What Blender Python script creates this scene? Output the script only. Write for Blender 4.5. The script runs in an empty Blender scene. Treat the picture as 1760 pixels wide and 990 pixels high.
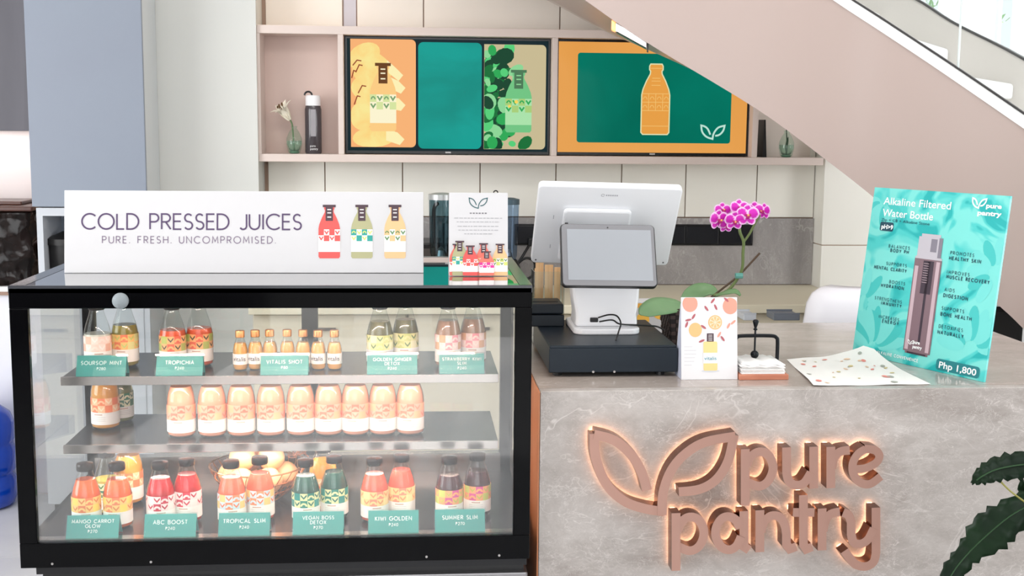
import bpy, bmesh, math, random
from mathutils import Vector, Matrix
random.seed(7)
SC = bpy.context.scene
COL = SC.collection
PI = math.pi

# ------------------------------------------------------------------ camera
FPX = 2100.0                      # focal length in pixels of a 1760 px wide frame
CAM = Vector((0, 0, 1.62))
_d = Vector((-170, 280, -FPX)); _a = -150.0
_v = Vector((_a, -(FPX * FPX - 170 * _a) / 280, -FPX))
_Y = _d.normalized(); _Z = -_v.normalized(); _X = _Y.cross(_Z)
ROT = Matrix((_X, _Y, _Z))        # camera space -> world
cd = bpy.data.cameras.new('camera'); cam = bpy.data.objects.new('camera', cd); COL.objects.link(cam)
cd.sensor_width = 36; cd.lens = 36 * FPX / 1760; cd.clip_start = .05; cd.clip_end = 100
cam.matrix_world = Matrix.Translation(CAM) @ ROT.to_4x4()
SC.camera = cam

# ------------------------------------------------------------------ light
vs = SC.view_settings
vs.view_transform = 'Standard'; vs.look = 'None'; vs.gamma = 1; vs.use_curve_mapping = False
vs.exposure = 0.3
w = bpy.data.worlds.new('daylight_sky'); SC.world = w; w.use_nodes = True
bg = w.node_tree.nodes['Background']; bg.inputs[0].default_value = (.90, .95, 1, 1); bg.inputs[1].default_value = .95

def area(name, loc, target, sx, sy, power, col=(1, 1, 1), parent=None):
    l = bpy.data.lights.new(name, 'AREA'); l.shape = 'RECTANGLE'; l.size = sx; l.size_y = sy
    l.energy = power; l.color = col
    o = bpy.data.objects.new(name, l); COL.objects.link(o)
    o.location = loc
    o.rotation_euler = (Vector(target) - Vector(loc)).to_track_quat('-Z', 'Y').to_euler()
    if parent: o.parent = parent
    return o
area('daylight_from_street_windows', (-.6, -3.6, 1.9), (-.3, 3, 1.4), 5.4, 2.6, 92, (.97, .985, 1))
area('daylight_from_left_windows', (-3.9, 2.4, 1.75), (.6, 5.4, 1.2), 3.0, 2.2, 120, (.96, .98, 1))
area('daylight_from_right_windows', (4.5, 2.6, 1.7), (1.3, 5.4, 1.1), 3.0, 2.2, 115, (.97, .985, 1))
area('ceiling_panel_light', (0, 1.0, 3.3), (0, 1.0, 0), 4.5, 3.0, 30, (1, .97, .94))
area('back_wall_fill_light', (.2, 2.3, 3.2), (.45, 5.5, 1.2), 2.6, .3, 10, (1, .97, .92))  # added fill that brightens the back wall, no lamp fitting stands here
sn = bpy.data.lights.new('sun', 'SUN'); sn.energy = 6.0; sn.angle = .01; sn.color = (1, .98, .95)
so_ = bpy.data.objects.new('sun', sn); COL.objects.link(so_); so_.rotation_euler = Vector((-.12, .9, -.80)).to_track_quat('-Z', 'Y').to_euler()

# ------------------------------------------------------------------ pixel rays (photo frame 1760 x 990) used to survey real positions
def ray(px, py): return ROT @ Vector((px - 880, -(py - 495), -FPX))
def atY(px, py, y): r = ray(px, py); return CAM + r * (y / r.y)
def atZ(px, py, z): r = ray(px, py); return CAM + r * ((z - CAM.z) / r.z)

# ------------------------------------------------------------------ materials
def lin(c): 
    c = c / 255.0
    return c / 12.92 if c <= .04045 else ((c + .055) / 1.055) ** 2.4
def L(rgb): return (lin(rgb[0]), lin(rgb[1]), lin(rgb[2]), 1)
MATS = {}
def mat(name, rgb, rough=.5, metal=0, spec=.5, emit=None, es=1.0, trans=0, alpha=1, coat=0, bump=0, bscale=200, sheen=0):
    if name in MATS: return MATS[name]
    m = bpy.data.materials.new(name); m.use_nodes = True
    b = m.node_tree.nodes['Principled BSDF']
    b.inputs['Base Color'].default_value = L(rgb); b.inputs['Roughness'].default_value = rough
    b.inputs['Metallic'].default_value = metal; b.inputs['Specular IOR Level'].default_value = spec
    b.inputs['Transmission Weight'].default_value = trans; b.inputs['Alpha'].default_value = alpha
    b.inputs['Coat Weight'].default_value = coat
    if emit: b.inputs['Emission Color'].default_value = L(emit); b.inputs['Emission Strength'].default_value = es
    if bump:
        nt = m.node_tree; n = nt.nodes.new('ShaderNodeTexNoise'); n.inputs['Scale'].default_value = bscale; n.inputs['Detail'].default_value = 6
        t = nt.nodes.new('ShaderNodeTexCoord'); nt.links.new(t.outputs['Object'], n.inputs['Vector'])
        bp = nt.nodes.new('ShaderNodeBump'); bp.inputs['Strength'].default_value = bump; bp.inputs['Distance'].default_value = .004
        nt.links.new(n.outputs[0], bp.inputs['Height']); nt.links.new(bp.outputs[0], b.inputs['Normal'])
    MATS[name] = m; return m
def screen(name, rgb, es=.8):                       # a lit display
    if name in MATS: return MATS[name]
    m = mat(name, (5, 5, 5), .12, spec=.05, emit=rgb, es=es); return m
def thin_glass(name, tint=(1, 1, 1), ior=1.5, rough=0.0, base=0.0):
    m = bpy.data.materials.new(name); m.use_nodes = True; nt = m.node_tree; nt.nodes.clear()
    o = nt.nodes.new('ShaderNodeOutputMaterial'); mx = nt.nodes.new('ShaderNodeMixShader')
    tr = nt.nodes.new('ShaderNodeBsdfTransparent'); tr.inputs[0].default_value = (*tint, 1)
    gl = nt.nodes.new('ShaderNodeBsdfGlossy'); gl.inputs['Roughness'].default_value = rough
    ge = nt.nodes.new('ShaderNodeNewGeometry'); dt = nt.nodes.new('ShaderNodeVectorMath'); dt.operation = 'DOT_PRODUCT'
    nt.links.new(ge.outputs['Normal'], dt.inputs[0]); nt.links.new(ge.outputs['Incoming'], dt.inputs[1])
    f0 = ((ior - 1) / (ior + 1)) ** 2                       # Schlick reflectance of a thin pane, the same from both sides
    c = Nd(nt, dt.outputs['Value']).ab(); k = (c * -1 + 1).op('POWER', 5.0) * (1 - f0) + (f0 + base)
    nt.links.new(k.op('MINIMUM', 1.0).o, mx.inputs[0])
    nt.links.new(tr.outputs[0], mx.inputs[1]); nt.links.new(gl.outputs[0], mx.inputs[2]); nt.links.new(mx.outputs[0], o.inputs[0])
    MATS[name] = m; return m

class Nd:                                            # node arithmetic
    def __init__(s, nt, out): s.nt = nt; s.o = out
    def op(s, kind, *a):
        n = s.nt.nodes.new('ShaderNodeMath'); n.operation = kind
        for i, v in enumerate((s,) + a):
            if isinstance(v, Nd): s.nt.links.new(v.o, n.inputs[i])
            else: n.inputs[i].default_value = v
        return Nd(s.nt, n.outputs[0])
    def __add__(s, b): return s.op('ADD', b)
    def __sub__(s, b): return s.op('SUBTRACT', b)
    def __mul__(s, b): return s.op('MULTIPLY', b)
    def lt(s, b): return s.op('LESS_THAN', b)
    def gt(s, b): return s.op('GREATER_THAN', b)
    def fl(s): return s.op('FLOOR')
    def fr(s): return s.op('FRACT')
    def ab(s): return s.op('ABSOLUTE')
    def mod(s, b): return s.op('FLOORED_MODULO', b)
    def sq(s): return s.op('SQRT')
def cmix(nt, f, a, b):
    n = nt.nodes.new('ShaderNodeMix'); n.data_type = 'RGBA'
    if isinstance(f, Nd): nt.links.new(f.o, n.inputs[0])
    else: n.inputs[0].default_value = f
    for k, v in ((6, a), (7, b)):
        if isinstance(v, tuple): n.inputs[k].default_value = L(v)
        else: nt.links.new(v, n.inputs[k])
    return n.outputs[2]
def uvnodes(m):
    nt = m.node_tree; u = nt.nodes.new('ShaderNodeUVMap'); s = nt.nodes.new('ShaderNodeSeparateXYZ')
    nt.links.new(u.outputs[0], s.inputs[0]); return nt, Nd(nt, s.outputs[0]), Nd(nt, s.outputs[1])
def label_mat(name, A, B, C, D=None, paper=(250, 247, 242), ink=(200, 150, 130)):
    """printed bottle label: two rows of leaf checks above a plain paper band"""
    if name in MATS: return MATS[name]
    D = D or B
    m = mat(name, paper, .45)
    nt, u, v = uvnodes(m)
    cu = u * 12; rv = (v - .46) * (2 / .54)
    i = cu.fl(); j = rv.fl(); par = (i + j).mod(2); q = (i + j * 3).mod(4)
    a = cu.fr() - .5; b = rv.fr() - .5; aa = a.ab()
    leaf = (b - (aa * 1.1 - .18)).ab().lt(.14) * aa.lt(.40)
    bb = b + .28; ring = ((a * a + bb * bb).sq() - .36).ab().lt(.13) * b.gt(-.28)
    bgc = cmix(nt, par, A, cmix(nt, q.gt(2.5), B, D))
    mot = cmix(nt, par, C, A)
    mo = leaf * (par * -1 + 1) + ring * par * q.lt(2.5)
    pat = cmix(nt, mo, bgc, mot)
    ln = (v * 14).fr().lt(.28) * v.gt(.14) * v.lt(.34) * (u - .5).ab().lt(.085)
    hd = (v - .385).ab().lt(.022) * (u - .5).ab().lt(.05)
    pap = cmix(nt, hd * .8, cmix(nt, ln * .4, paper, (150, 145, 140)), ink)
    out = cmix(nt, v.gt(.46), pap, pat)
    nt.links.new(out, nt.nodes['Principled BSDF'].inputs['Base Color'])
    return m
def marble(name, dark, light, vein, scale=2.5, rough=.3, vein_amt=.6, fine=1.0, seed=0, spec=.5, streak=(1, 1, 1)):
    m = mat(name, light, rough, spec=spec); nt = m.node_tree
    t = nt.nodes.new('ShaderNodeTexCoord'); mp = nt.nodes.new('ShaderNodeMapping')
    mp.inputs['Location'].default_value = (seed, seed * 1.7, seed * .3); mp.inputs['Rotation'].default_value = (.3, .5, .2); mp.inputs['Scale'].default_value = streak
    nt.links.new(t.outputs['Object'], mp.inputs[0])
    def noise(sc, det, dist=0, rgh=.6):
        n = nt.nodes.new('ShaderNodeTexNoise'); n.inputs['Scale'].default_value = sc; n.inputs['Detail'].default_value = det
        n.inputs['Distortion'].default_value = dist; n.inputs['Roughness'].default_value = rgh
        nt.links.new(mp.outputs[0], n.inputs['Vector']); return Nd(nt, n.outputs[0])
    big = noise(scale, 10, .5, .68)
    f = ((big - .5) * 2.6 + .5); f = f.op('MAXIMUM', 0).op('MINIMUM', 1)
    base = cmix(nt, f, dark, light)
    cur = base
    for k, (sc, wd, amt, dist) in enumerate(((scale * .9, .010, vein_amt, 1.3), (scale * 2.6, .013, vein_amt * .6 * fine, 1.8), (scale * 7, .03, vein_amt * .4 * fine, 2.5), (scale * 16, .05, vein_amt * .25 * fine, 2.5))):
        n = noise(sc, 4, dist); e = (n - .5).ab()
        mask = (e * (-1 / wd) + 1).op('MAXIMUM', 0)
        br = noise(sc * .8 + 1.3, 2); mask = mask * ((br - .42) * 5).op('MAXIMUM', 0).op('MINIMUM', 1) * amt
        cur = cmix(nt, mask, cur, vein)
    nt.links.new(cur, nt.nodes['Principled BSDF'].inputs['Base Color'])
    return m
def mottle(name, c1, c2, scale=4, rough=.5, det=5, dist=.5, emit=False, es=.8, stretch=(1, 1, 1), lo=.35, hi=.65, spec=.5):
    if name in MATS: return MATS[name]
    m = mat(name, c1, rough, spec=spec); nt = m.node_tree; b = nt.nodes['Principled BSDF']
    t = nt.nodes.new('ShaderNodeTexCoord'); mp = nt.nodes.new('ShaderNodeMapping'); mp.inputs['Scale'].default_value = stretch
    nt.links.new(t.outputs['Object'], mp.inputs[0])
    n = nt.nodes.new('ShaderNodeTexNoise'); n.inputs['Scale'].default_value = scale; n.inputs['Detail'].default_value = det; n.inputs['Distortion'].default_value = dist
    nt.links.new(mp.outputs[0], n.inputs['Vector'])
    r = nt.nodes.new('ShaderNodeMapRange'); r.inputs[1].default_value = lo; r.inputs[2].default_value = hi
    nt.links.new(n.outputs[0], r.inputs[0]); c = cmix(nt, Nd(nt, r.outputs[0]), c1, c2)
    if emit:
        b.inputs['Base Color'].default_value = (.002, .002, .002, 1); b.inputs['Specular IOR Level'].default_value = .05
        nt.links.new(c, b.inputs['Emission Color']); b.inputs['Emission Strength'].default_value = es
    else: nt.links.new(c, b.inputs['Base Color'])
    return m

# ------------------------------------------------------------------ geometry
class G:                                             # mesh collector
    def __init__(s): s.v = []; s.f = []; s.uv = None
    def add(s, vs, fs):
        n = len(s.v); s.v += [tuple(p) for p in vs]; s.f += [tuple(i + n for i in f) for f in fs]; return s
    def box(s, x0, x1, y0, y1, z0, z1):
        vs = [(x, y, z) for z in (z0, z1) for y in (y0, y1) for x in (x0, x1)]
        return s.add(vs, [(0, 2, 3, 1), (4, 5, 7, 6), (0, 1, 5, 4), (2, 6, 7, 3), (0, 4, 6, 2), (1, 3, 7, 5)])
    def prism(s, poly, y0, y1):                      # polygon in x,z (counter-clockwise seen from -y), extruded along y
        n = len(poly)
        vs = [(x, y0, z) for x, z in poly] + [(x, y1, z) for x, z in poly]
        fs = [tuple(range(n)), tuple(range(2 * n - 1, n - 1, -1))] + [(i, i + n, (i + 1) % n + n, (i + 1) % n) for i in range(n)]
        return s.add(vs, fs)
    def prismz(s, poly, z0, z1):
        n = len(poly)
        vs = [(x, y, z0) for x, y in poly] + [(x, y, z1) for x, y in poly]
        fs = [tuple(range(n - 1, -1, -1)), tuple(range(n, 2 * n))] + [(i, (i + 1) % n, (i + 1) % n + n, i + n) for i in range(n)]
        return s.add(vs, fs)
    def poly(s, pts, y=0):                           # flat polygon in x,z facing -y
        return s.add([(x, y, z) for x, z in pts], [tuple(range(len(pts)))])
    def lathe(s, prof, n=24, c=(0, 0, 0), cap0=True, cap1=True):
        vs = []; fs = []
        for r, z in prof:
            for k in range(n):
                a = 2 * PI * k / n; vs.append((c[0] + r * math.cos(a), c[1] + r * math.sin(a), c[2] + z))
        for i in range(len(prof) - 1):
            for k in range(n):
                k2 = (k + 1) % n; fs.append((i * n + k, i * n + k2, (i + 1) * n + k2, (i + 1) * n + k))
        if cap0: fs.append(tuple(range(n - 1, -1, -1)))
        if cap1: m = (len(prof) - 1) * n; fs.append(tuple(range(m, m + n)))
        return s.add(vs, fs)
    def tube(s, pts, r, n=8, caps=True):
        pts = [Vector(p) for p in pts]; vs = []; fs = []; up = None
        for i, p in enumerate(pts):
            t = (pts[min(i + 1, len(pts) - 1)] - pts[max(i - 1, 0)]).normalized()
            if up is None: up = Vector((0, 0, 1)) if abs(t.z) < .9 else Vector((1, 0, 0))
            a = t.cross(up).normalized(); b = a.cross(t).normalized(); up = b
            rr = r[i] if isinstance(r, (list, tuple)) else r
            for k in range(n):
                an = 2 * PI * k / n; vs.append(p + a * rr * math.cos(an) + b * rr * math.sin(an))
        for i in range(len(pts) - 1):
            for k in range(n):
                k2 = (k + 1) % n; fs.append((i * n + k, (i + 1) * n + k, (i + 1) * n + k2, i * n + k2))
        if caps: fs.append(tuple(range(n))); m = (len(pts) - 1) * n; fs.append(tuple(range(m + n - 1, m - 1, -1)))
        return s.add(vs, fs)
    def ball(s, c, r, n=16, m=10, sq=1.0):
        prof = [(r * math.sin(PI * i / m), -r * sq * math.cos(PI * i / m)) for i in range(1, m)]
        return s.lathe([(r * .02, -r * sq)] + prof + [(r * .02, r * sq)], n, c)
    def ribbon(s, pts, wd, y=0, y1=None, closed=False):   # stroke in x,z with mitred joints; solid when y1 is given
        P = [Vector((p[0], p[1])) for p in pts]
        P = [p for i, p in enumerate(P) if i == 0 or (p - P[i - 1]).length > 1e-6]
        if closed and (P[0] - P[-1]).length < 1e-6: P.pop()
        n = len(P); Lf = []; Rt = []
        for i in range(n):
            if closed: a = P[i] - P[i - 1]; b = P[(i + 1) % n] - P[i]
            else: a = P[i] - P[i - 1] if i else P[1] - P[0]; b = P[i + 1] - P[i] if i < n - 1 else P[i] - P[i - 1]
            a = a.normalized(); b = b.normalized()
            na = Vector((-a.y, a.x)); nb = Vector((-b.y, b.x)); mm = na + nb
            mm = mm.normalized() if mm.length > 1e-4 else na
            k = 1 / max(mm.dot(na), .45); o = mm * (wd / 2 * k); Lf.append(P[i] + o); Rt.append(P[i] - o)
        rng = range(n) if closed else range(n - 1)
        if y1 is None:
            vs = [(p.x, y, p.y) for p in Lf + Rt]
            return s.add(vs, [(n + i, n + (i + 1) % n, (i + 1) % n, i) for i in rng])
        vs = [(p.x, y, p.y) for p in Lf + Rt] + [(p.x, y1, p.y) for p in Lf + Rt]; fs = []; k = 2 * n
        for i in rng:
            j = (i + 1) % n
            fs += [(n + i, n + j, j, i), (k + i, k + j, k + n + j, k + n + i), (i, j, k + j, k + i), (n + j, n + i, k + n + i, k + n + j)]
        if not closed: fs += [(0, k, k + n, n), (n - 1, 2 * n - 1, k + 2 * n - 1, k + n - 1)]
        return s.add(vs, fs)

def arc(cx, cy, rx, ry, a0, a1, n=10):
    return [(cx + rx * math.cos(math.radians(a0 + (a1 - a0) * i / n)), cy + ry * math.sin(math.radians(a0 + (a1 - a0) * i / n))) for i in range(n + 1)]
def rrect(x0, x1, z0, z1, r, n=5, corners=(1, 1, 1, 1)):   # counter-clockwise from bottom-left
    p = []
    for (cx, cz, a, on) in ((x0, z0, 180, corners[0]), (x1, z0, 270, corners[1]), (x1, z1, 0, corners[2]), (x0, z1, 90, corners[3])):
        if not on: p.append((cx, cz)); continue
        p += arc(cx + (r if cx == x0 else -r), cz + (r if cz == z0 else -r), r, r, a, a + 90, n)
    return p
def ell(cx, cz, rx, rz, rot=0, n=20):
    c, s_ = math.cos(rot), math.sin(rot)
    return [(cx + rx * math.cos(t) * c - rz * math.sin(t) * s_, cz + rx * math.cos(t) * s_ + rz * math.sin(t) * c) for t in [2 * PI * k / n for k in range(n)]]
def spline(pts, sub=6):
    pts = [Vector(p) for p in pts]; out = []
    for i in range(len(pts) - 1):
        p0 = pts[max(i - 1, 0)]; p1 = pts[i]; p2 = pts[i + 1]; p3 = pts[min(i + 2, len(pts) - 1)]
        for k in range(sub):
            t = k / sub
            out.append(.5 * ((2 * p1) + (p2 - p0) * t + (2 * p0 - 5 * p1 + 4 * p2 - p3) * t * t + (-p0 + 3 * p1 - 3 * p2 + p3) * t ** 3))
    out.append(pts[-1]); return out

def link(o, parent=None): COL.objects.link(o); o.parent = parent; return o
def make(name, g, m, parent=None, smooth=False, bevel=0, loc=None, world=False, sub=0, autosmooth=False, recalc=True):
    """one mesh object; world=True: the vertices are world positions under an unrotated parent"""
    vs = g.v
    if world and parent is not None: pl = parent.location; vs = [(x - pl.x, y - pl.y, z - pl.z) for x, y, z in vs]
    me = bpy.data.meshes.new(name); me.from_pydata(vs, [], g.f); me.validate()
    if recalc and len(g.f) > 1:
        bm = bmesh.new(); bm.from_mesh(me); bmesh.ops.recalc_face_normals(bm, faces=bm.faces); bm.to_mesh(me); bm.free()
    if smooth:
        for p in me.polygons: p.use_smooth = True
        if autosmooth: me.set_sharp_from_angle(angle=math.radians(38))
    me.materials.append(m)
    o = bpy.data.objects.new(name, me); link(o, parent)
    if loc is not None: o.location = loc
    if bevel:
        b = o.modifiers.new('bevel', 'BEVEL'); b.width = bevel; b.segments = 2; b.limit_method = 'ANGLE'
    if sub: k = o.modifiers.new('subsurf', 'SUBSURF'); k.levels = k.render_levels = sub
    return o
def tag(o, label, cat, group=None):
    o['label'] = label; o['category'] = cat
    if group: o['group'] = group
    return o
def thing(name, label, cat, loc=(0, 0, 0), group=None, mtx=None):
    o = bpy.data.objects.new(name, None); link(o); o.location = loc; o.empty_display_size = .05
    if mtx is not None: o.matrix_world = mtx
    return tag(o, label, cat, group)
def struct(o): o['kind'] = 'structure'; return o
def dup(root, loc, label, group=None, rot=None, swap=None):
    r = root.copy(); COL.objects.link(r); r.location = loc; r['label'] = label
    if rot is not None: r.rotation_euler = rot
    if group: r['group'] = group
    for ch in list(root.children):
        c = ch.copy(); COL.objects.link(c); c.parent = r
        for g_ in ch.children: d = g_.copy(); COL.objects.link(d); d.parent = c
    return r

# ------------------------------------------------------------------ lettering
def _st():
    A = arc; S = {}
    S['A'] = (.74, [[(0, 0), (.37, 1), (.74, 0)], [(.12, .33), (.62, .33)]])
    S['B'] = (.6, [[(0, 0), (0, 1), (.28, 1)] + A(.28, .76, .24, .24, 90, -90, 8) + [(0, .52)], [(.28, .52)] + A(.30, .26, .28, .26, 90, -90, 8) + [(0, 0)]])
    S['C'] = (.86, [A(.5, .5, .5, .5, 45, 315, 22)])
    S['D'] = (.74, [[(0, 0), (0, 1), (.24, 1)] + A(.24, .5, .5, .5, 90, -90, 14) + [(0, 0)]])
    S['E'] = (.5, [[(.5, 1), (0, 1), (0, 0), (.5, 0)], [(0, .52), (.46, .52)]])
    S['F'] = (.5, [[(.5, 1), (0, 1), (0, 0)], [(0, .52), (.44, .52)]])
    S['G'] = (.95, [A(.5, .5, .5, .5, 45, 360, 24) + [(.58, .5)]])
    S['H'] = (.68, [[(0, 0), (0, 1)], [(.68, 0), (.68, 1)], [(0, .52), (.68, .52)]])
    S['I'] = (.08, [[(.04, 0), (.04, 1)]])
    S['J'] = (.42, [[(.42, 1), (.42, .22)] + A(.2, .22, .22, .22, 0, -150, 8)])
    S['K'] = (.6, [[(0, 0), (0, 1)], [(.56, 1), (.03, .46)], [(.14, .56), (.6, 0)]])
    S['L'] = (.46, [[(0, 1), (0, 0), (.46, 0)]])
    S['M'] = (.84, [[(0, 0), (.08, 1), (.42, .25), (.76, 1), (.84, 0)]])
    S['N'] = (.72, [[(0, 0), (0, 1), (.72, 0), (.72, 1)]])
    S['O'] = (1, [A(.5, .5, .5, .5, 0, 360, 28)])
    S['P'] = (.56, [[(0, 0), (0, 1), (.28, 1)] + A(.28, .74, .27, .26, 90, -90, 8) + [(0, .48)]])
    S['Q'] = (1, [A(.5, .5, .5, .5, 0, 360, 28), [(.6, .3), (.95, 0)]])
    S['R'] = (.58, [[(0, 0), (0, 1), (.28, 1)] + A(.28, .74, .27, .26, 90, -90, 8) + [(0, .48)], [(.26, .48), (.58, 0)]])
    S['S'] = (.54, [A(.27, .75, .235, .25, 35, 270, 10) + A(.27, .25, .255, .25, 90, -150, 10)])
    S['T'] = (.6, [[(0, 1), (.6, 1)], [(.3, 1), (.3, 0)]])
    S['U'] = (.66, [[(0, 1), (0, .33)] + A(.33, .33, .33, .33, 180, 360, 12) + [(.66, 1)]])
    S['V'] = (.72, [[(0, 1), (.36, 0), (.72, 1)]])
    S['W'] = (1.05, [[(0, 1), (.27, 0), (.525, .85), (.78, 0), (1.05, 1)]])
    S['X'] = (.66, [[(0, 1), (.66, 0)], [(.66, 1), (0, 0)]])
    S['Y'] = (.66, [[(0, 1), (.33, .5), (.66, 1)], [(.33, .5), (.33, 0)]])
    S['Z'] = (.6, [[(0, 1), (.6, 1), (0, 0), (.6, 0)]])
    S['0'] = (.6, [A(.3, .5, .3, .5, 0, 360, 20)]); S['1'] = (.3, [[(0, .8), (.22, 1), (.22, 0)]])
    S['2'] = (.54, [A(.27, .73, .25, .27, 165, -25, 8) + [(0, 0), (.54, 0)]])
    S['4'] = (.6, [[(.46, 0), (.46, 1), (0, .28), (.6, .28)]])
    S['7'] = (.54, [[(0, 1), (.54, 1), (.16, 0)]]); S['8'] = (.54, [A(.27, .75, .22, .25, -90, 270, 14), A(.27, .25, .27, .25, 90, 450, 14)])
    S['9'] = (.54, [A(.27, .7, .27, .3, 0, 360, 14), [(.54, .7), (.3, 0)]])
    S['.'] = (.1, [[(.05, 0), (.05, .1)]]); S['$'] = (.66, [[(.1, 0), (.1, 1), (.34, 1)] + A(.34, .74, .26, .26, 90, -90, 8) + [(.1, .48)], [(0, .82), (.66, .82)], [(0, .66), (.66, .66)]])
    return S
SF = _st()
def sans_width(s, h, sp): return sum((.36 if c == ' ' else SF[c][0]) * h + sp for c in s) - sp
def sans(name, s, h, m, parent, x, z, y=-.0006, wd=.09, sp=None, align='l', width=None, g=None, words=False):
    """mono-line capitals drawn as strokes; h cap height, wd stroke weight in cap heights"""
    sp = h * .2 if sp is None else sp
    if width:
        n = len(s) - 1; sp = (width - sans_width(s, h, 0)) / max(n, 1)
    W = sans_width(s, h, sp); x0 = x - (W / 2 if align == 'c' else W if align == 'r' else 0)
    g0 = G() if g is None else g
    for c in s:
        if c == ' ':
            x0 += .36 * h + sp
            if words and g is None: make(name, g0, m, parent, recalc=False); g0 = G()
            continue
        aw, st = SF[c]
        for k in st:
            pts = [(x0 + p[0] * h, z + p[1] * h) for p in k]
            cl = len(pts) > 3 and abs(pts[0][0] - pts[-1][0]) < 1e-6 and abs(pts[0][1] - pts[-1][1]) < 1e-6
            g0.ribbon(pts[:-1] if cl else pts, wd * h, y, closed=cl)
        x0 += aw * h + sp
    if g is not None: return g
    return make(name, g0, m, parent, recalc=False)
def typed(name, s, h, m, parent, x, z, y=-.0006, align='LEFT', bold=0, shear=0, width=None, bend=None, track=1.0):
    c = bpy.data.curves.new('t', 'FONT'); c.body = s; c.size = h; c.align_x = align; c.offset = bold; c.shear = shear; c.resolution_u = 3; c.space_character = track
    t = bpy.data.objects.new('t', c); me = bpy.data.meshes.new_from_object(t)
    bpy.data.objects.remove(t); bpy.data.curves.remove(c)
    vs = [v.co.copy() for v in me.vertices]; k = 1
    if width and vs:
        ww = max(v.x for v in vs) - min(v.x for v in vs); k = width / ww
    for v, co in zip(me.vertices, vs):
        if bend: an = co.x * k / bend; v.co = (bend * math.sin(an) + x, -bend * math.cos(an) + y, z + co.y)
        else: v.co = (x + co.x * k, y, z + co.y)
    me.name = name; me.materials.clear(); me.materials.append(m)
    o = bpy.data.objects.new(name, me); link(o, parent); return o
LEAF = [[(.985, .02), (.70, .06), (.42, .16), (.20, .36), (.07, .62), (.0, 1.0)], [(0, 1.0), (.16, .94), (.30, .80), (.40, .62), (.455, .30)]]
def leafmark(name, cx, z, wdt, m, parent, y=-.0006, st=.05):
    """two-leaf emblem, drawn as four strokes"""
    hh = wdt * .56; g = G(); x0 = cx - wdt / 2
    def T(p): return (x0 + p[0] * wdt, z + p[1] * hh)
    a = spline([(0, 1, 0), (.03, .62, 0), (.12, .34, 0), (.28, .12, 0), (.5, .0, 0)], 5)
    b = spline([(0, 1, 0), (.16, .92, 0), (.29, .72, 0), (.40, .32, 0)], 5)
    c = spline([(.5, 0, 0), (.53, .34, 0), (.62, .64, 0), (.76, .88, 0), (1, 1, 0)], 5)
    d = spline([(1, 1, 0), (.96, .68, 0), (.86, .42, 0), (.74, .28, 0), (.61, .24, 0)], 5)
    for q in (list(reversed(b)) + a[1:] + c[1:] + d[1:],):
        g.ribbon([T(p) for p in q], wdt * st, y)
    return make(name, g, m, parent, recalc=False)
class Board:
    """a flat upright thing: origin at bottom-left corner, local x along its foot, local -y towards its front"""
    def __init__(s, o, bx, top):
        s.o = Vector(o); s.x = (Vector(bx) - s.o); s.w = s.x.length; s.x.normalize()
        z = Vector(top) - s.o; z = z - s.x * z.dot(s.x); s.h = z.length; s.z = z.normalized(); s.n = s.z.cross(s.x)
        m = Matrix((s.x, s.n, s.z)).transposed().to_4x4(); m.translation = s.o; s.m = m
    def uv(s, px, py):
        r = ray(px, py); t = (s.o - CAM).dot(s.n) / r.dot(s.n); p = CAM + r * t - s.o
        return (p.dot(s.x), p.dot(s.z))
# ================================================================== setting
M_cream = mottle('cream_tile', (244, 242, 234), (240, 238, 229), 2, .35)
M_pale = mat('pale_wall', (232, 228, 224), .6)
M_rear = mat('street_side_wall', (120, 118, 118), .7)
M_floor = mottle('floor_tile', (206, 206, 206), (196, 196, 198), 3, .25)
M_blush = mat('blush_laminate', (214, 190, 180), .5)
M_blush2 = mat('blush_board', (220, 204, 196), .5)
M_grout = mat('copper_grout', (178, 150, 132), .5)
M_white = mat('white_paint', (240, 239, 238), .4)
M_black = mat('black_plastic', (16, 16, 18), .35)
M_wood = mottle('warm_wood', (196, 128, 88), (170, 105, 68), 6, .4, stretch=(1, 1, .15))
M_steel = mat('brushed_steel', (176, 172, 170), .28, 1)

g = G().box(-4.2, 6, -3.8, 9.5, -.08, -.004); fl = struct(make('floor', g, mat('floor_joint', (170, 170, 170), .6)))
tile = None
xs = [-3.48 + .8 * k for k in range(9)]; ys = [-2.66 + .8 * k for k in range(11)]
for x in xs:
    for y in ys:
        if tile is None: tile = make('floor_tile', G().box(.002, .798, .002, .798, -.004, 0), M_floor, fl, loc=(x, y, 0))
        else: o = tile.copy(); COL.objects.link(o); o.location = (x, y, 0)
struct(make('ceiling', G().box(-4.2, 4.8, -3.8, 5.9, 3.4, 3.5), M_white))
struct(make('wall_left', G().box(-4.3, -4.2, -3.8, 5.9, 0, 3.4), M_pale))
struct(make('wall_right', G().box(4.8, 4.9, -3.8, 9.5, 0, 3.4), M_pale))
struct(make('wall_front', G().box(-4.3, -1.1, -3.9, -3.8, 0, 3.4).box(1.5, 4.9, -3.9, -3.8, 0, 3.4).box(-1.1, 1.5, -3.9, -3.8, 3.15, 3.4), M_rear))
struct(make('floor_pavement', G().box(-8, 8, -12, -3.8, -.08, -.004), mat('pavement_grey', (150, 150, 148), .8)))
wl = struct(make('wall_alcove', G().box(-4.2, -1.56, 5.8, 5.9, 0, 3.4), mat('alcove_wall', (238, 228, 226), .5)))

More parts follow.
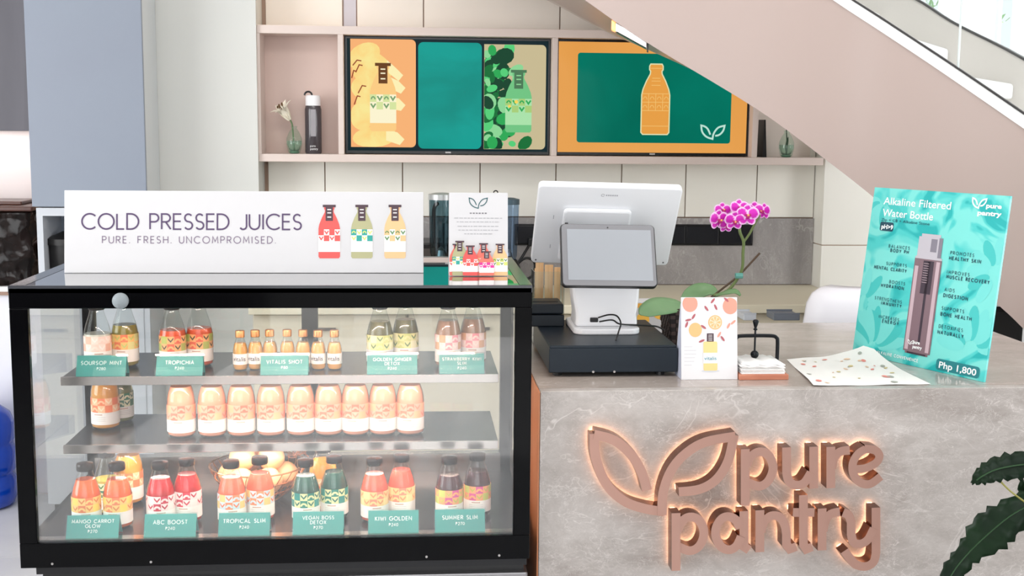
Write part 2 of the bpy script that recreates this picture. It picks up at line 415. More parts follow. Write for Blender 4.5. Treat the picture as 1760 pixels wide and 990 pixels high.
wb = struct(make('wall_back', G().box(-1.6, 2.1, 5.5, 5.62, 0, 3.4), M_grout))
def tile_on(x0, x1, z0, z1, m=M_cream, y=5.486):
    make('tile', G().box(x0 + .0025, x1 - .0025, y, 5.4995, z0 + .0025, z1 - .0025), m, wb, bevel=.0015)
ed = [-.64, -.39, -.047, .299, .641, .94, 1.235, 1.565, 1.835]
for i in range(8): tile_on(ed[i], ed[i + 1], 1.214, 1.72)
for i in range(8): tile_on(ed[i], ed[i + 1], .30, .90)
ed = [-.245, .0465, .649, 1.25, 1.835]
for z0, z1 in ((2.0, 2.72), (2.72, 3.39)):
    for i in range(4): tile_on(ed[i], ed[i + 1], z0, z1, mottle('cream_panel', (232, 224, 214), (226, 218, 208), 2, .4))
    tile_on(-.64, -.305, z0, z1, MATS['cream_panel'])
    tile_on(-.305, -.245, z0, z1, mat('lilac_strip', (196, 192, 200), .5), 5.494)
# projecting pier at the right end of the back bar
pr = struct(make('wall_pier', G().box(1.842, 2.09, 5.366, 5.498, 0, 3.4), M_grout))
for z0, z1 in ((.0, 1.1), (1.1, 2.25), (2.25, 3.39)):
    make('tile', G().box(1.836, 2.1, 5.36, 5.4985, z0 + .002, z1 - .002), M_cream, pr, bevel=.002)
# plain column left of the shelf
struct(make('wall_column', G().box(-1.5, -.655, 5.28, 5.498, 0, 3.4), mottle('column_panel', (210, 210, 205), (206, 207, 203), 1.5, .5)))

# ---------------- far window wall behind the stair
wf = struct(make('wall_window_side', G().box(2.0, 2.1, 5.62, 8.0, 0, 3.4).box(2.0, 2.9, 8.0, 8.1, 0, 3.6).box(2.9, 4.8, 8.0, 8.1, 0, .9).box(2.9, 4.8, 8.0, 8.1, 3.3, 3.6), M_white))
wn = struct(make('window_1', G().box(2.9, 2.98, 7.98, 8.04, .9, 3.3).box(3.55, 3.6, 7.98, 8.04, .9, 3.3).box(4.2, 4.25, 7.98, 8.04, .9, 3.3).box(2.9, 4.8, 7.98, 8.04, .9, .96).box(2.9, 4.8, 7.98, 8.04, 3.24, 3.3), M_white))
M_win = thin_glass('window_glass', (.97, .99, .98))
for x0, x1 in ((2.98, 3.55), (3.6, 4.2), (4.25, 4.8)): make('pane', G().box(x0, x1, 8.0, 8.008, .96, 3.24), M_win, wn)
M_sheer = mat('sheer_fabric', (248, 249, 250), .8, trans=0); 
_b = M_sheer.node_tree; _t = _b.nodes.new('ShaderNodeBsdfTranslucent'); _t.inputs[0].default_value = (.95, .96, .97, 1)
_m = _b.nodes.new('ShaderNodeMixShader'); _m.inputs[0].default_value = .75
_o = _b.nodes['Material Output']; _b.links.new(_b.nodes['Principled BSDF'].outputs[0], _m.inputs[1]); _b.links.new(_t.outputs[0], _m.inputs[2]); _b.links.new(_m.outputs[0], _o.inputs[0])
def curtain(x0, x1, label):
    n = 48; vs = []; fs = []
    for k in range(n + 1):
        x = x0 + (x1 - x0) * k / n; y = 7.9 + .022 * math.sin(k * 1.3) + .008 * math.sin(k * .45)
        for z in (.35, 3.25): vs += [(x, y, z), (x, y + .003, z)]
    for k in range(n):
        a = 4 * k; b = a + 4
        fs += [(a, b, b + 2, a + 2), (a + 1, a + 3, b + 3, b + 1), (a + 2, b + 2, b + 3, a + 3), (a, a + 1, b + 1, b)]
    o = make('sheer_curtain', G().add(vs, fs), M_sheer, smooth=True, autosmooth=True, loc=(0, 0, 0)); tag(o, label, 'curtain', 'sheer curtains at the far window')
curtain(3.02, 3.33, 'narrow white sheer curtain left of the strip of greenery in far window')
curtain(3.42, 3.85, 'white sheer curtain beside the glass balustrade joint at far window')
curtain(3.92, 4.75, 'wide white sheer curtain at far window, rightmost one behind the stair')
# greenery outside
g = G(); rnd = random.Random(3)
for k in range(900):
    c = Vector((3.45 + rnd.gauss(0, .35), 9.0 + rnd.gauss(0, .3), 2.35 + rnd.gauss(0, .45))); a = Vector((rnd.uniform(-1, 1), rnd.uniform(-1, 1), rnd.uniform(-1, 1))).normalized() * .05
    b = a.orthogonal().normalized() * .02; g.add([c - a, c + b, c + a, c - b], [(0, 1, 2, 3)])
tr = thing('garden_tree', 'pale green leafy tree seen through the far window', 'tree', (3.45, 9.0, 0))
make('foliage', g, mat('tree_leaf', (150, 196, 130), .6), tr, world=True, recalc=False); make('trunk', G().tube([(3.45, 9, 0), (3.47, 9, 1.2), (3.45, 9, 2.3)], [.05, .04, .02]), mat('bark', (110, 96, 84), .8), tr, world=True)

# ================================================================== staircase
M_stair = mat('rose_beige_lacquer', (184, 165, 158), .32, spec=.6)
M_cap = mat('white_stone', (246, 246, 246), .3)
near = [(800, -145, 4.50, -420), (900, -75, 4.52, -355), (1005, 0, 4.5, -285), (1110, 72, 4.46, -215), (1300, 187, 4.33, -85), (1420, 275, 4.22, 0), (1505, 342, 4.12, 57), (1600, 424, 4.01, 122), (1720, 528, 3.86, 207), (1760, 566, 3.81, 236), (1850, 655, 3.68, 303), (1950, 760, 3.52, 384)]
lo = [atY(p[0], p[1], p[2]) for p in near]
lo = [Vector(p) for p in spline(lo, 5)]
H_ST = [atY(p[0], p[3], p[2]).z - atY(p[0], p[1], p[2]).z for p in near]
hts = [v.x for v in spline([(h, 0, 0) for h in H_ST], 5)]
nrm = []
for i in range(len(lo)):
    t = lo[min(i + 1, len(lo) - 1)] - lo[max(i - 1, 0)]; nrm.append(Vector((-t.y, t.x, 0)).normalized())
for _ in range(4): nrm = [(nrm[max(i - 1, 0)] + nrm[i] + nrm[min(i + 1, len(nrm) - 1)]).normalized() for i in range(len(nrm))]
st = thing('staircase', 'curved rose beige staircase with glass balustrade descending towards the poster', 'staircase', (2.2, 4.4, 0))
def band(off0, off1, b0, b1, rng=None):           # sweep a rectangle along the stair curve: offsets inward, heights b0,b1 above lower edge
    vs = []; fs = []; idx = rng or range(len(lo))
    idx = list(idx)
    for i in idx:
        for o_, h in ((off0, b0), (off0, b1), (off1, b1), (off1, b0)):
            hh = h(i) if callable(h) else h
            vs.append(lo[i] + nrm[i] * o_ + Vector((0, 0, hh)))
    for k in range(len(idx) - 1):
        a = 4 * k; b = a + 4
        for j in range(4): fs.append((a + j, a + (j + 1) % 4, b + (j + 1) % 4, b + j))
    fs += [(0, 3, 2, 1), (4 * len(idx) - 4, 4 * len(idx) - 3, 4 * len(idx) - 2, 4 * len(idx) - 1)]
    return G().add(vs, fs)
WID = .74
make('outer_stringer', band(0, .07, 0, lambda i: hts[i]), M_stair, st, world=True, smooth=True, autosmooth=True)
make('stringer_cap', band(-.006, .075, lambda i: hts[i], lambda i: hts[i] + .038), M_cap, st, world=True, smooth=True, autosmooth=True)
make('soffit', band(.07, WID, 0, .04), M_stair, st, world=True, smooth=True, autosmooth=True)
make('inner_stringer', band(WID, WID + .07, 0, lambda i: hts[i] + .14), mat('inner_stringer_paint', (214, 206, 200), .5), st, world=True, smooth=True, autosmooth=True)
make('inner_edge_strip', band(WID - .004, WID + .074, lambda i: hts[i] + .14, lambda i: hts[i] + .15), mat('dark_metal', (70, 68, 68), .4, .6), st, world=True)
M_bal = thin_glass('balustrade_glass', (.955, .975, .97), 1.45)
cuts = [0, 14, 27, 39, 48, len(lo) - 1]
gap = None
j = min(range(len(lo)), key=lambda i: abs(lo[i].y - 3.98))
cuts = [0, max(j - 26, 6), max(j - 13, 12), j, min(j + 12, len(lo) - 2), len(lo) - 1]
for a, b in zip(cuts[:-1], cuts[1:]):
    if b - a < 2: continue
    make('glass_panel', band(.03, .042, lambda i: hts[i] + .038, lambda i: hts[i] + .95, range(a, b + 1)), M_bal, st, world=True, smooth=True, autosmooth=True)
for c in cuts[1:-1]:
    p = lo[c] + nrm[c] * .036; z = p.z + hts[c]
    make('glass_joint', G().tube([(p.x, p.y, z + .03), (p.x, p.y, z + .95)], .004, 6), mat('joint_seal', (235, 240, 240), .3), st, world=True)
ps = band(.026, .046, lambda i: hts[i] + .036, lambda i: hts[i] + .046); make('glass_channel', ps, MATS['dark_metal'], st, world=True)
# steps
zs = lo[-1].z + .2; i = len(lo) - 1
while i > 0:
    if lo[i].z + .22 >= zs:
        p = lo[i]; n_ = nrm[i]; t = (lo[max(i - 1, 0)] - lo[min(i + 1, len(lo) - 1)]); t.z = 0; t.normalize()
        z = lo[i].z + hts[i] + .015
        def q(o_, a, zz): v = p + n_ * o_ + t * a; return (v.x, v.y, zz)
        g = G().add([q(.075, -.04, z - .06), q(WID - .01, -.04, z - .06), q(WID - .01, .30, z - .06), q(.075, .30, z - .06), q(.075, -.04, z), q(WID - .01, -.04, z), q(WID - .01, .30, z), q(.075, .30, z)],
                    [(0, 3, 2, 1), (4, 5, 6, 7), (0, 1, 5, 4), (1, 2, 6, 5), (2, 3, 7, 6), (3, 0, 4, 7)])
        make('tread', g, M_cap, st, world=True, bevel=.012)
        g = G().add([q(.075, 0, z - .20), q(WID - .01, 0, z - .20), q(WID - .01, .03, z - .20), q(.075, .03, z - .20), q(.075, 0, z - .06), q(WID - .01, 0, z - .06), q(WID - .01, .03, z - .06), q(.075, .03, z - .06)],
                    [(0, 3, 2, 1), (4, 5, 6, 7), (0, 1, 5, 4), (1, 2, 6, 5), (2, 3, 7, 6), (3, 0, 4, 7)])
        make('riser', g, M_white, st, world=True)
        zs += .17
    i -= 1
# slim lamp fixed under the stair edge
a = atY(1052, 44, 4.52); b = atY(1112, 77, 4.50); d = (b - a)
lamp = thing('linear_lamp', 'slim chrome linear lamp with a warm glowing end under the stair edge', 'lamp', a)
up = Vector((0, 0, 1)); nn = Vector((-d.y, d.x, 0)).normalized()
def bar(p, q_, w_, h_): 
    vs = []
    for e in (p, q_):
        for s1, s2 in ((-1, -1), (1, -1), (1, 1), (-1, 1)): vs.append(e + nn * s1 * w_ / 2 + up * s2 * h_ / 2)
    return G().add(vs, [(0, 1, 2, 3), (4, 7, 6, 5), (0, 4, 5, 1), (1, 5, 6, 2), (2, 6, 7, 3), (3, 7, 4, 0)])
make('housing', bar(a + d * .1, b, .05, .035), mat('chrome', (215, 212, 208), .15, 1), lamp, world=True, bevel=.004)
make('end_diffuser', bar(a - d * .02, a + d * .1, .05, .035), mat('warm_diffuser', (255, 190, 130), .4, emit=(255, 180, 110), es=.9), lamp, world=True, bevel=.004)
make('end_clip', bar(b, b + d * .04, .03, .05), M_black, lamp, world=True)
make('mounting_plate', bar(a + d * .2 + up * .02 , b - d * .1 + up * .02, .03, .012), M_black, lamp, world=True)

# ================================================================== back bar
bs = make('marble_backsplash', G().box(-.655, 1.834, 5.474, 5.485, .908, 1.212), marble('grey_marble', (134, 130, 130), (172, 168, 166), (215, 212, 210), 3.2, .25, .5, .8, 3, streak=(1, 1, .6)))
tag(bs, 'grey veined marble backsplash band behind the till', 'backsplash')
bc = thing('back_counter', 'cream back counter running along the wall under the marble backsplash', 'counter', (.6, 5.16, 0))
make('worktop', G().box(-.65, 1.834, 4.84, 5.472, .87, .906), mat('cream_quartz', (228, 220, 196), .4), bc, world=True, bevel=.004)
for k in range(4): 
    x0 = -.64 + k * .618
    make('cabinet_body', G().box(x0, x0 + .614, 4.90, 5.28, .06, .87), mat('cream_cabinet', (222, 212, 190), .5), bc, world=True)
    d_ = make('door', G().box(x0 + .004, x0 + .61, 4.882, 4.90, .08, .862), MATS['cream_cabinet'], bc, world=True, bevel=.003)
    make('handle', G().box(x0 + .24 - bc.location.x, x0 + .33 - bc.location.x, 4.87 - 5.16, 4.882 - 5.16, .80, .812), M_steel, d_)
sk = thing('socket_panel', 'long black wall socket panel on the marble backsplash', 'socket panel', (1.0, 5.474, 1.09))
make('back_plate', G().box(.455, 1.549, 5.463, 5.474, 1.088, 1.184), mat('socket_black', (14, 15, 18), .3), sk, world=True, bevel=.003)
for k in range(7):
    x0 = .462 + k * .155; make('socket_module', G().box(x0, x0 + .150, 5.457, 5.463, 1.095, 1.177), mat('socket_module_black', (20, 22, 28), .25), sk, world=True, bevel=.003)

sh = thing('wall_shelf', 'blush wall shelf unit framing the two menu screens', 'shelf', (.58, 5.4, 1.46))
Mb = M_blush2
make('top_board', G().box(-.655, 1.80, 5.30, 5.486, 1.997, 2.032), Mb, sh, world=True, bevel=.002)
make('bottom_board', G().box(-.655, 1.808, 5.30, 5.486, 1.460, 1.493), Mb, sh, world=True, bevel=.002)
for x in (-.318, .597, 1.483):
    make('divider', G().box(x, x + .024, 5.30, 5.486, 1.493, 1.997), Mb, sh, world=True, bevel=.002)
make('end_panel', G().box(-.655, -.643, 5.30, 5.486, 1.493, 1.997), Mb, sh, world=True)
make('back_panel', G().box(-.643, -.318, 5.465, 5.484, 1.493, 1.997), M_blush, sh, world=True)
make('back_panel', G().box(-.294, .597, 5.465, 5.484, 1.493, 1.997), M_blush, sh, world=True)
make('back_panel', G().box(.621, 1.483, 5.465, 5.484, 1.493, 1.997), M_blush, sh, world=True)
make('back_panel', G().box(1.507, 1.80, 5.465, 5.484, 1.493, 1.997), mat('niche_cream', (226, 214, 204), .5), sh, world=True)
area('shelf_downlight', (-.45, 5.36, 2.75), (-.45, 5.45, 2.0), .25, .08, 1.6, (1, .75, .48))
dl = thing('shelf_downlight_fitting', 'small warm downlight above the left end of the wall shelf', 'lamp', (-.45, 5.36, 2.78)); make('lamp_body', G().lathe([(.03, 0), (.04, .06), (.04, .3)], 16), M_white, dl)

# tall blue-grey cabinet and alcove on the left
cb = thing('tall_cabinet', 'tall blue grey cabinet with white open niche below its door', 'cabinet', (-1.28, 5.2, 0))
M_bg = mottle('blue_grey_laminate', (132, 141, 154), (128, 135, 149), 1.2, .45)
make('door', G().box(-1.512, -1.064, 5.0, 5.018, 1.284, 3.3), M_bg, cb, world=True, bevel=.002)
make('side_panel', G().box(-1.508, -1.066, 5.02, 5.278, 1.282, 3.3), mat('cabinet_side', (206, 210, 212), .5), cb, world=True)
M_cw = mat('cabinet_white', (188, 192, 198), .5)
make('niche_side', G().box(-1.498, -1.474, 5.004, 5.278, .06, 1.279), M_cw, cb, world=True)
make('niche_side', G().box(-1.09, -1.066, 5.004, 5.278, .06, 1.279), M_cw, cb, world=True)
make('niche_top', G().box(-1.474, -1.09, 5.004, 5.278, 1.247, 1.279), M_cw, cb, world=True)
make('niche_shelf', G().box(-1.474, -1.09, 5.004, 5.278, .93, .955), M_cw, cb, world=True)
make('niche_back', G().box(-1.474, -1.09, 5.26, 5.278, .955, 1.247), mat('niche_back_grey', (150, 160, 175), .6), cb, world=True)
make('lower_door', G().box(-1.474, -1.09, 5.0, 5.018, .06, .93), M_cw, cb, world=True)
make('plinth', G().box(-1.48, -1.08, 5.03, 5.27, 0, .06), M_black, cb, world=True)
cn = thing('canister', 'black lidded canister in the cabinet niche left of the banner', 'canister', (atY(121, 430, 5.13).x, 5.13, .955))
make('body', G().lathe([(.07, 0), (.085, .02), (.092, .17)], 24), mat('matt_black', (18, 16, 16), .5), cn, smooth=True, autosmooth=True)
make('lid', G().lathe([(.1, .17), (.1, .195), (.06, .205), (.03, .22)], 24), MATS['matt_black'], cn, smooth=True, autosmooth=True)

oc = thing('overhead_cabinet', 'charcoal overhead cabinet at the far left top corner', 'cabinet', (-2.0, 5.62, 1.61))
M_ch = mottle('charcoal_laminate', (92, 90, 98), (84, 82, 90), 3, .5, stretch=(4, 1, .4))
zc = atY(25, 225, 5.45).z
make('body', G().box(-2.7, -1.56, 5.47, 5.798, zc + .012, 3.39), M_ch, oc, world=True)
for x0, x1 in ((-2.7, -2.14), (-2.136, -1.56)): make('door', G().box(x0, x1, 5.45, 5.47, zc, 3.39), M_ch, oc, world=True, bevel=.002)
ls = make('light_strip', G().box(-2.6, -1.6, 5.70, 5.72, zc + .004, zc + .011), mat('led_white', (255, 240, 235), .4, emit=(255, 235, 230), es=1.2), oc, world=True)
area('under_cabinet_light', (-2.1, 5.71, zc), (-2.1, 5.73, 0), 1.0, .03, 1.1, (1, .92, .9))
cs = thing('side_console', 'white side console with wood edged top at the left wall', 'console', (-2.0, 5.55, 0))
zt = atY(5, 492, 5.36).z
make('top_slab', G().box(-2.7, -1.55, 5.34, 5.798, zt - .022, zt), M_white, cs, world=True, bevel=.003)
make('wood_edge', G().box(-2.7, -1.55, 5.336, 5.79, zt - .036, zt - .022), mat('edge_brown', (150, 120, 104), .5), cs, world=True)
make('body', G().box(-2.68, -1.56, 5.36, 5.79, 0, zt - .036), mat('console_white', (226, 226, 234), .5), cs, world=True)
# lumpy dark block on the console
bk = thing('carved_block', 'dark brown glossy lumpy carved block with slab top at left edge', 'carved block', (-1.8, 5.55, zt))
rnd = random.Random(5); g = G(); n = 26; zt2 = atY(30, 362, 5.4).z - zt
Md = mottle('dark_lacquer', (12, 7, 6), (28, 17, 14), 14, .2, spec=.18)
vs = []; fs = []; W_ = .50; nz = 22
per = [(-.25 + .5 * k / n, -.18) for k in range(n)] + [(.25, -.18 + .36 * k / 14) for k in range(14)] + [(.25 - .5 * k / n, .18) for k in range(n)] + [(-.25, .18 - .36 * k / 14) for k in range(14)]
from mathutils import noise as mnoise
for jz in range(nz + 1):
    z = zt2 * jz / nz
    for (x, y) in per:
        d_ = mnoise.noise(Vector((x * 16, y * 16, z * 16))) * .022 + mnoise.noise(Vector((x * 40, y * 40, z * 40))) * .008
        k = 1 + d_ / .22; vs.append((min(x * k, .268), y * k, z))
m_ = len(per)
for jz in range(nz):
    for k in range(m_): fs.append((jz * m_ + k, jz * m_ + (k + 1) % m_, (jz + 1) * m_ + (k + 1) % m_, (jz + 1) * m_ + k))
fs += [tuple(range(m_ - 1, -1, -1)), tuple(range(nz * m_, nz * m_ + m_))]
make('block', G().add(vs, fs), Md, bk, smooth=True)
make('top_slab', G().box(-.27, .268, -.2, .2, zt2, zt2 + .022), mottle('red_brown_wood', (90, 52, 40), (60, 34, 28), 8, .3), bk, bevel=.006)
make('raised_board', G().box(-.1, .2, -.12, .1, zt2 + .022, zt2 + .038), MATS['red_brown_wood'], bk, bevel=.004)
bk.location.x = atY(61, 440, 5.38).x - .265
# blue water jug on the floor
jx = atY(26, 790, 5.19).x - .137
jg = thing('water_jug', 'blue translucent water jug standing on the floor at left', 'water jug', (jx, 5.19, 0))
M_jug = mat('blue_polycarbonate', (10, 70, 190), .12, spec=.7, trans=.25)
pr_ = [(.10, .0), (.125, .012), (.135, .04), (.135, .12), (.128, .13), (.128, .15), (.135, .16), (.135, .25), (.128, .26), (.128, .28), (.135, .29), (.135, .36), (.12, .40), (.07, .44), (.035, .455), (.03, .50)]
make('jug_body', G().lathe(pr_, 36), M_jug, jg, smooth=True)
make('jug_cap', G().lathe([(.034, .485), (.034, .515), (.03, .52)], 20), mat('jug_cap_white', (230, 235, 240), .4), jg)
# ================================================================== flat printed artwork
def bot_outline(cx, z0, w, h, k=1.0):
    pr = [(.44, 0), (.5, .03), (.5, .56), (.46, .64), (.34, .76), (.21, .86), (.2, .90), (.24, .92), (.24, .97), (.2, 1.0)]
    pr = [(a * k, b) for a, b in pr]
    return [(cx + a * w, z0 + b * h) for a, b in pr] + [(cx - a * w, z0 + b * h) for a, b in reversed(pr)]
def draw_bottle(parent, cx, z0, w, h, juice, cA, cB, cap, white, y=-.0006, dy=.0003, tagm=None):
    make('bottle_picture', G().poly(bot_outline(cx, z0, w, h), y), juice, parent, recalc=False)
    make('label_picture', G().poly([(cx - .5 * w, z0 + .12 * h), (cx + .5 * w, z0 + .12 * h), (cx + .5 * w, z0 + .54 * h), (cx - .5 * w, z0 + .54 * h)], y - dy), white, parent, recalc=False)
    ga = G(); gb = G()
    for i in range(4):
        for j in range(2):
            x0 = cx - .5 * w + i * w / 4; zz = z0 + (.32 + .11 * j) * h; c = (x0 + w / 8, zz + .055 * h)
            if (i + j) % 2:
                ga.poly([(x0, zz), (x0 + w / 4, zz), (x0 + w / 4, zz + .11 * h), (x0, zz + .11 * h)], y - 2 * dy)
                gb.ribbon(arc(c[0], c[1] - .03 * h, w * .075, h * .05, 15, 165, 6), w * .05, y - 3 * dy) if j else None
            else: gb.ribbon([(c[0] - w * .09, c[1] + .03 * h), (c[0], c[1] - .025 * h), (c[0] + w * .09, c[1] + .03 * h)], w * .06, y - 2 * dy)
    make('label_check', ga, cA, parent, recalc=False); make('label_leaf', gb, cB, parent, recalc=False)
    make('cap_picture', G().poly([(cx - .3 * w, z0 + .955 * h), (cx + .3 * w, z0 + .955 * h), (cx + .3 * w, z0 + 1.0 * h), (cx - .3 * w, z0 + 1.0 * h)], y - 2 * dy)
         .poly([(cx - .17 * w, z0 + .70 * h), (cx + .17 * w, z0 + .70 * h), (cx + .17 * w, z0 + .955 * h), (cx - .17 * w, z0 + .955 * h)], y - 2 * dy), cap, parent, recalc=False)
    g = G()
    for b in (.76, .84, .90): g.poly([(cx - .09 * w, z0 + b * h), (cx + .09 * w, z0 + b * h), (cx + .09 * w, z0 + (b + .018) * h), (cx - .09 * w, z0 + (b + .018) * h)], y - 3 * dy)
    make('cap_print', g, tagm or white, parent, recalc=False)

# ================================================================== menu screens
def tv(x0, x1, z0, z1, label):
    t = thing('menu_screen', label, 'screen', (x0, 5.36, z0)); w_, h_ = x1 - x0, z1 - z0
    make('housing', G().box(0, w_, .004, .045, 0, h_), mat('tv_black', (10, 11, 13), .25), t, bevel=.003)
    make('bezel', G().prism([(0, 0), (w_, 0), (w_, .012), (0, .012)], 0, .006).prism([(0, h_ - .008), (w_, h_ - .008), (w_, h_), (0, h_)], 0, .006).prism([(0, .012), (.008, .012), (.008, h_ - .008), (0, h_ - .008)], 0, .006).prism([(w_ - .008, .012), (w_, .012), (w_, h_ - .008), (w_ - .008, h_ - .008)], 0, .006), MATS['tv_black'], t)
    make('brand_badge', G().box(w_ / 2 - .012, w_ / 2 + .012, -.0012, 0, .003, .009), mat('badge_grey', (190, 190, 190), .4), t)
    return t, w_, h_
t, w_, h_ = tv(-.290, .594, 1.497, 1.994, 'wall menu screen showing orange, teal and green panels')
def fx(px): return (px - 590) / 357.0 * w_       # photo columns across the screen
def fz(py): return h_ - (py - 62) / 203.0 * h_
make('screen_glass', G().poly([(.008, .012), (w_ - .008, .012), (w_ - .008, h_ - .008), (.008, h_ - .008)], .0038), screen('tv_dark_teal', (6, 34, 40)), t, recalc=False)
pa = (fx(599), fx(712), fz(254), fz(66))
make('orange_panel', G().poly(rrect(*pa, .02, 5, (0, 1, 1, 0)), .003), screen('tv_orange', (248, 178, 116)), t, recalc=False)
ymot = mottle('tv_fruit_yellow', (252, 214, 130), (250, 232, 150), 14, .2, emit=True)
g = G()
for (a, b, rx, rz, ro) in ((622, 95, .075, .05, .5), (640, 110, .085, .05, -.55), (628, 150, .07, .055, 0), (640, 178, .08, .06, -.3), (618, 200, .05, .06, 0), (640, 236, .095, .045, .1), (622, 120, .05, .05, 0)):
    e = [(min(max(x, pa[0] + .001), pa[1] - .03), min(max(z, pa[2] + .001), pa[3] - .001)) for x, z in ell(fx(a), fz(b), rx, rz, ro)]
    make('fruit_slice', G().poly(e, .0026 - .0004 * ro * ro - .004 * rz * rx), ymot, t, recalc=False)
g = G()
for (a, b, c, d) in ((662, 112, 690, 128), (664, 140, 694, 150), (664, 176, 694, 180), (660, 232, 692, 240)):
    g.poly([(fx(a), fz(b + 10)), (fx(c - 8), fz(d + 10)), (fx(c), fz(d)), (fx(c - 12), fz(d - 12)), (fx(a), fz(b - 10))], .0021); make('fruit_wedge', g, screen('tv_cream', (253, 240, 180)), t, recalc=False); g = G()
g = G()
for (a, b, c, d) in ((603, 112, 618, 104), (608, 124, 620, 112), (605, 180, 616, 166), (612, 160, 626, 148), (601, 134, 608, 122)):
    g.ribbon([(fx(a), fz(b)), ((fx(a) + fx(c)) / 2, fz(min(b, d)) + .003), (fx(c), fz(d))], .005, .0018); make('seed_mark', g, screen('tv_brown', (150, 70, 40)), t, recalc=False); g = G()
draw_bottle(t, fx(655), fz(226), .113, fz(107) - fz(226), screen('tv_peach', (252, 204, 130)), screen('tv_lime', (214, 228, 160)), screen('tv_leafgreen', (120, 160, 110)), screen('tv_tag', (104, 62, 22)), screen('tv_offwhite', (252, 244, 208)), .0019, .0002)
make('teal_panel', G().poly(rrect(fx(716), fx(827), fz(256), fz(70), .022), .003), mottle('tv_teal', (0, 140, 128), (4, 158, 146), 3, .15, emit=True, stretch=(1, 1, 2)), t, recalc=False)
pg = (fx(831), fx(940), fz(256), fz(72))
make('beige_panel', G().poly(rrect(*pg, .02, 5, (0, 1, 1, 0)), .003), screen('tv_beige', (200, 186, 146)), t, recalc=False)
rnd = random.Random(11)
greens = [screen('tv_green_%s' % n_, c) for n_, c in (('deep', (10, 110, 52)), ('mid', (40, 168, 84)), ('bright', (84, 206, 120)), ('pale', (140, 214, 150)), ('dark', (6, 66, 40)))]
gs = [G() for _ in greens]
for k in range(95):
    z = rnd.uniform(.02, .98); zz = pg[2] + z * (pg[3] - pg[2]); wmax = .70 if z > .85 else .62 if z > .6 else .36 if z > .3 else .62
    xx = pg[0] + abs(rnd.gauss(.0, .42)) * wmax * (pg[1] - pg[0]); r = rnd.uniform(.016, .042)
    if xx > pg[0] + (wmax + .06) * (pg[1] - pg[0]): continue
    q = rnd.randrange(5) if k > 25 else rnd.choice((0, 4, 1))
    e = [(min(max(x, pg[0] + .001), pg[1] - .02), min(max(z_, pg[2] + .001), pg[3] - .001)) for x, z_ in ell(xx, zz, r, r * rnd.uniform(.5, .9), rnd.uniform(0, 3), 12)]
    make('leaf_picture', G().poly(e, .0027 - k * .000008), greens[q], t, recalc=False)
draw_bottle(t, fx(892), fz(226), .115, fz(116) - fz(226), screen('tv_mint', (112, 196, 130)), screen('tv_lime2', (168, 206, 120)), greens[1], screen('tv_tag2', (74, 120, 84)), screen('tv_mintwhite', (170, 226, 170)), .0016, .0002, greens[3])
g = G(); 
make('berry_mark', G().poly(ell(fx(888), fz(172), .008, .008), .0006).poly(ell(fx(876), fz(180), .007, .006), .0006), screen('tv_yellow', (250, 214, 90)), t, recalc=False)

t, w_, h_ = tv(.623, 1.481, 1.497, 1.994, 'wall menu screen showing an orange bottle on green, partly behind the stair')
def fx2(px): return (px - 957) / 334.0 * w_
def fz2(py): return h_ - (py - 68) / 200.0 * h_
m = mottle('tv_amber', (238, 170, 92), (222, 150, 66), 1.5, .12, emit=True, lo=.2, hi=.8)
make('amber_screen', G().poly([(.008, .012), (w_ - .008, .012), (w_ - .008, h_ - .008), (.008, h_ - .008)], .0038), m, t, recalc=False)
make('green_panel', G().poly(rrect(fx2(993), fx2(1260), fz2(246), fz2(90), .012), .003), mottle('tv_green_panel', (0, 104, 86), (0, 122, 102), 1.5, .1, emit=True), t, recalc=False)
bx, bz, bw, bh = fx2(1128), fz2(231), .125, fz2(108) - fz2(231)
make('bottle_picture', G().poly(bot_outline(bx, bz, bw, bh), .0026), screen('tv_bottle_orange', (232, 160, 72)), t, recalc=False)
ol = screen('tv_bottle_line', (224, 226, 180))
make('bottle_line', G().ribbon(bot_outline(bx, bz, bw, bh), .005, .0022, closed=True), ol, t, recalc=False)
g = G(); le = screen('tv_bottle_thin', (244, 196, 116))
bl_ = []
for b in (.12, .34, .46, .58): bl_.append([(bx - .5 * bw, bz + b * bh), (bx + .5 * bw, bz + b * bh)])
for k in (-.25, 0, .25): bl_.append([(bx + k * bw, bz + .34 * bh), (bx + k * bw, bz + .58 * bh)])
for k in (-.375, -.125, .125, .375):
    for j in (.40, .52): bl_.append(arc(bx + k * bw, bz + (j - .03) * bh, .009, .014, 10, 170, 6))
for (a, b) in ((.7, .16), (.76, .16), (.80, .14), (.94, .2)): bl_.append([(bx - b * bw, bz + a * bh), (bx + b * bw, bz + a * bh)])
for q in bl_: make('bottle_detail', G().ribbon(q, .0025, .0020), le, t, recalc=False)
leafmark('leaf_emblem', fx2(1229), fz2(238), .105, screen('tv_mint_line', (190, 228, 214)), t, .0024, .075)

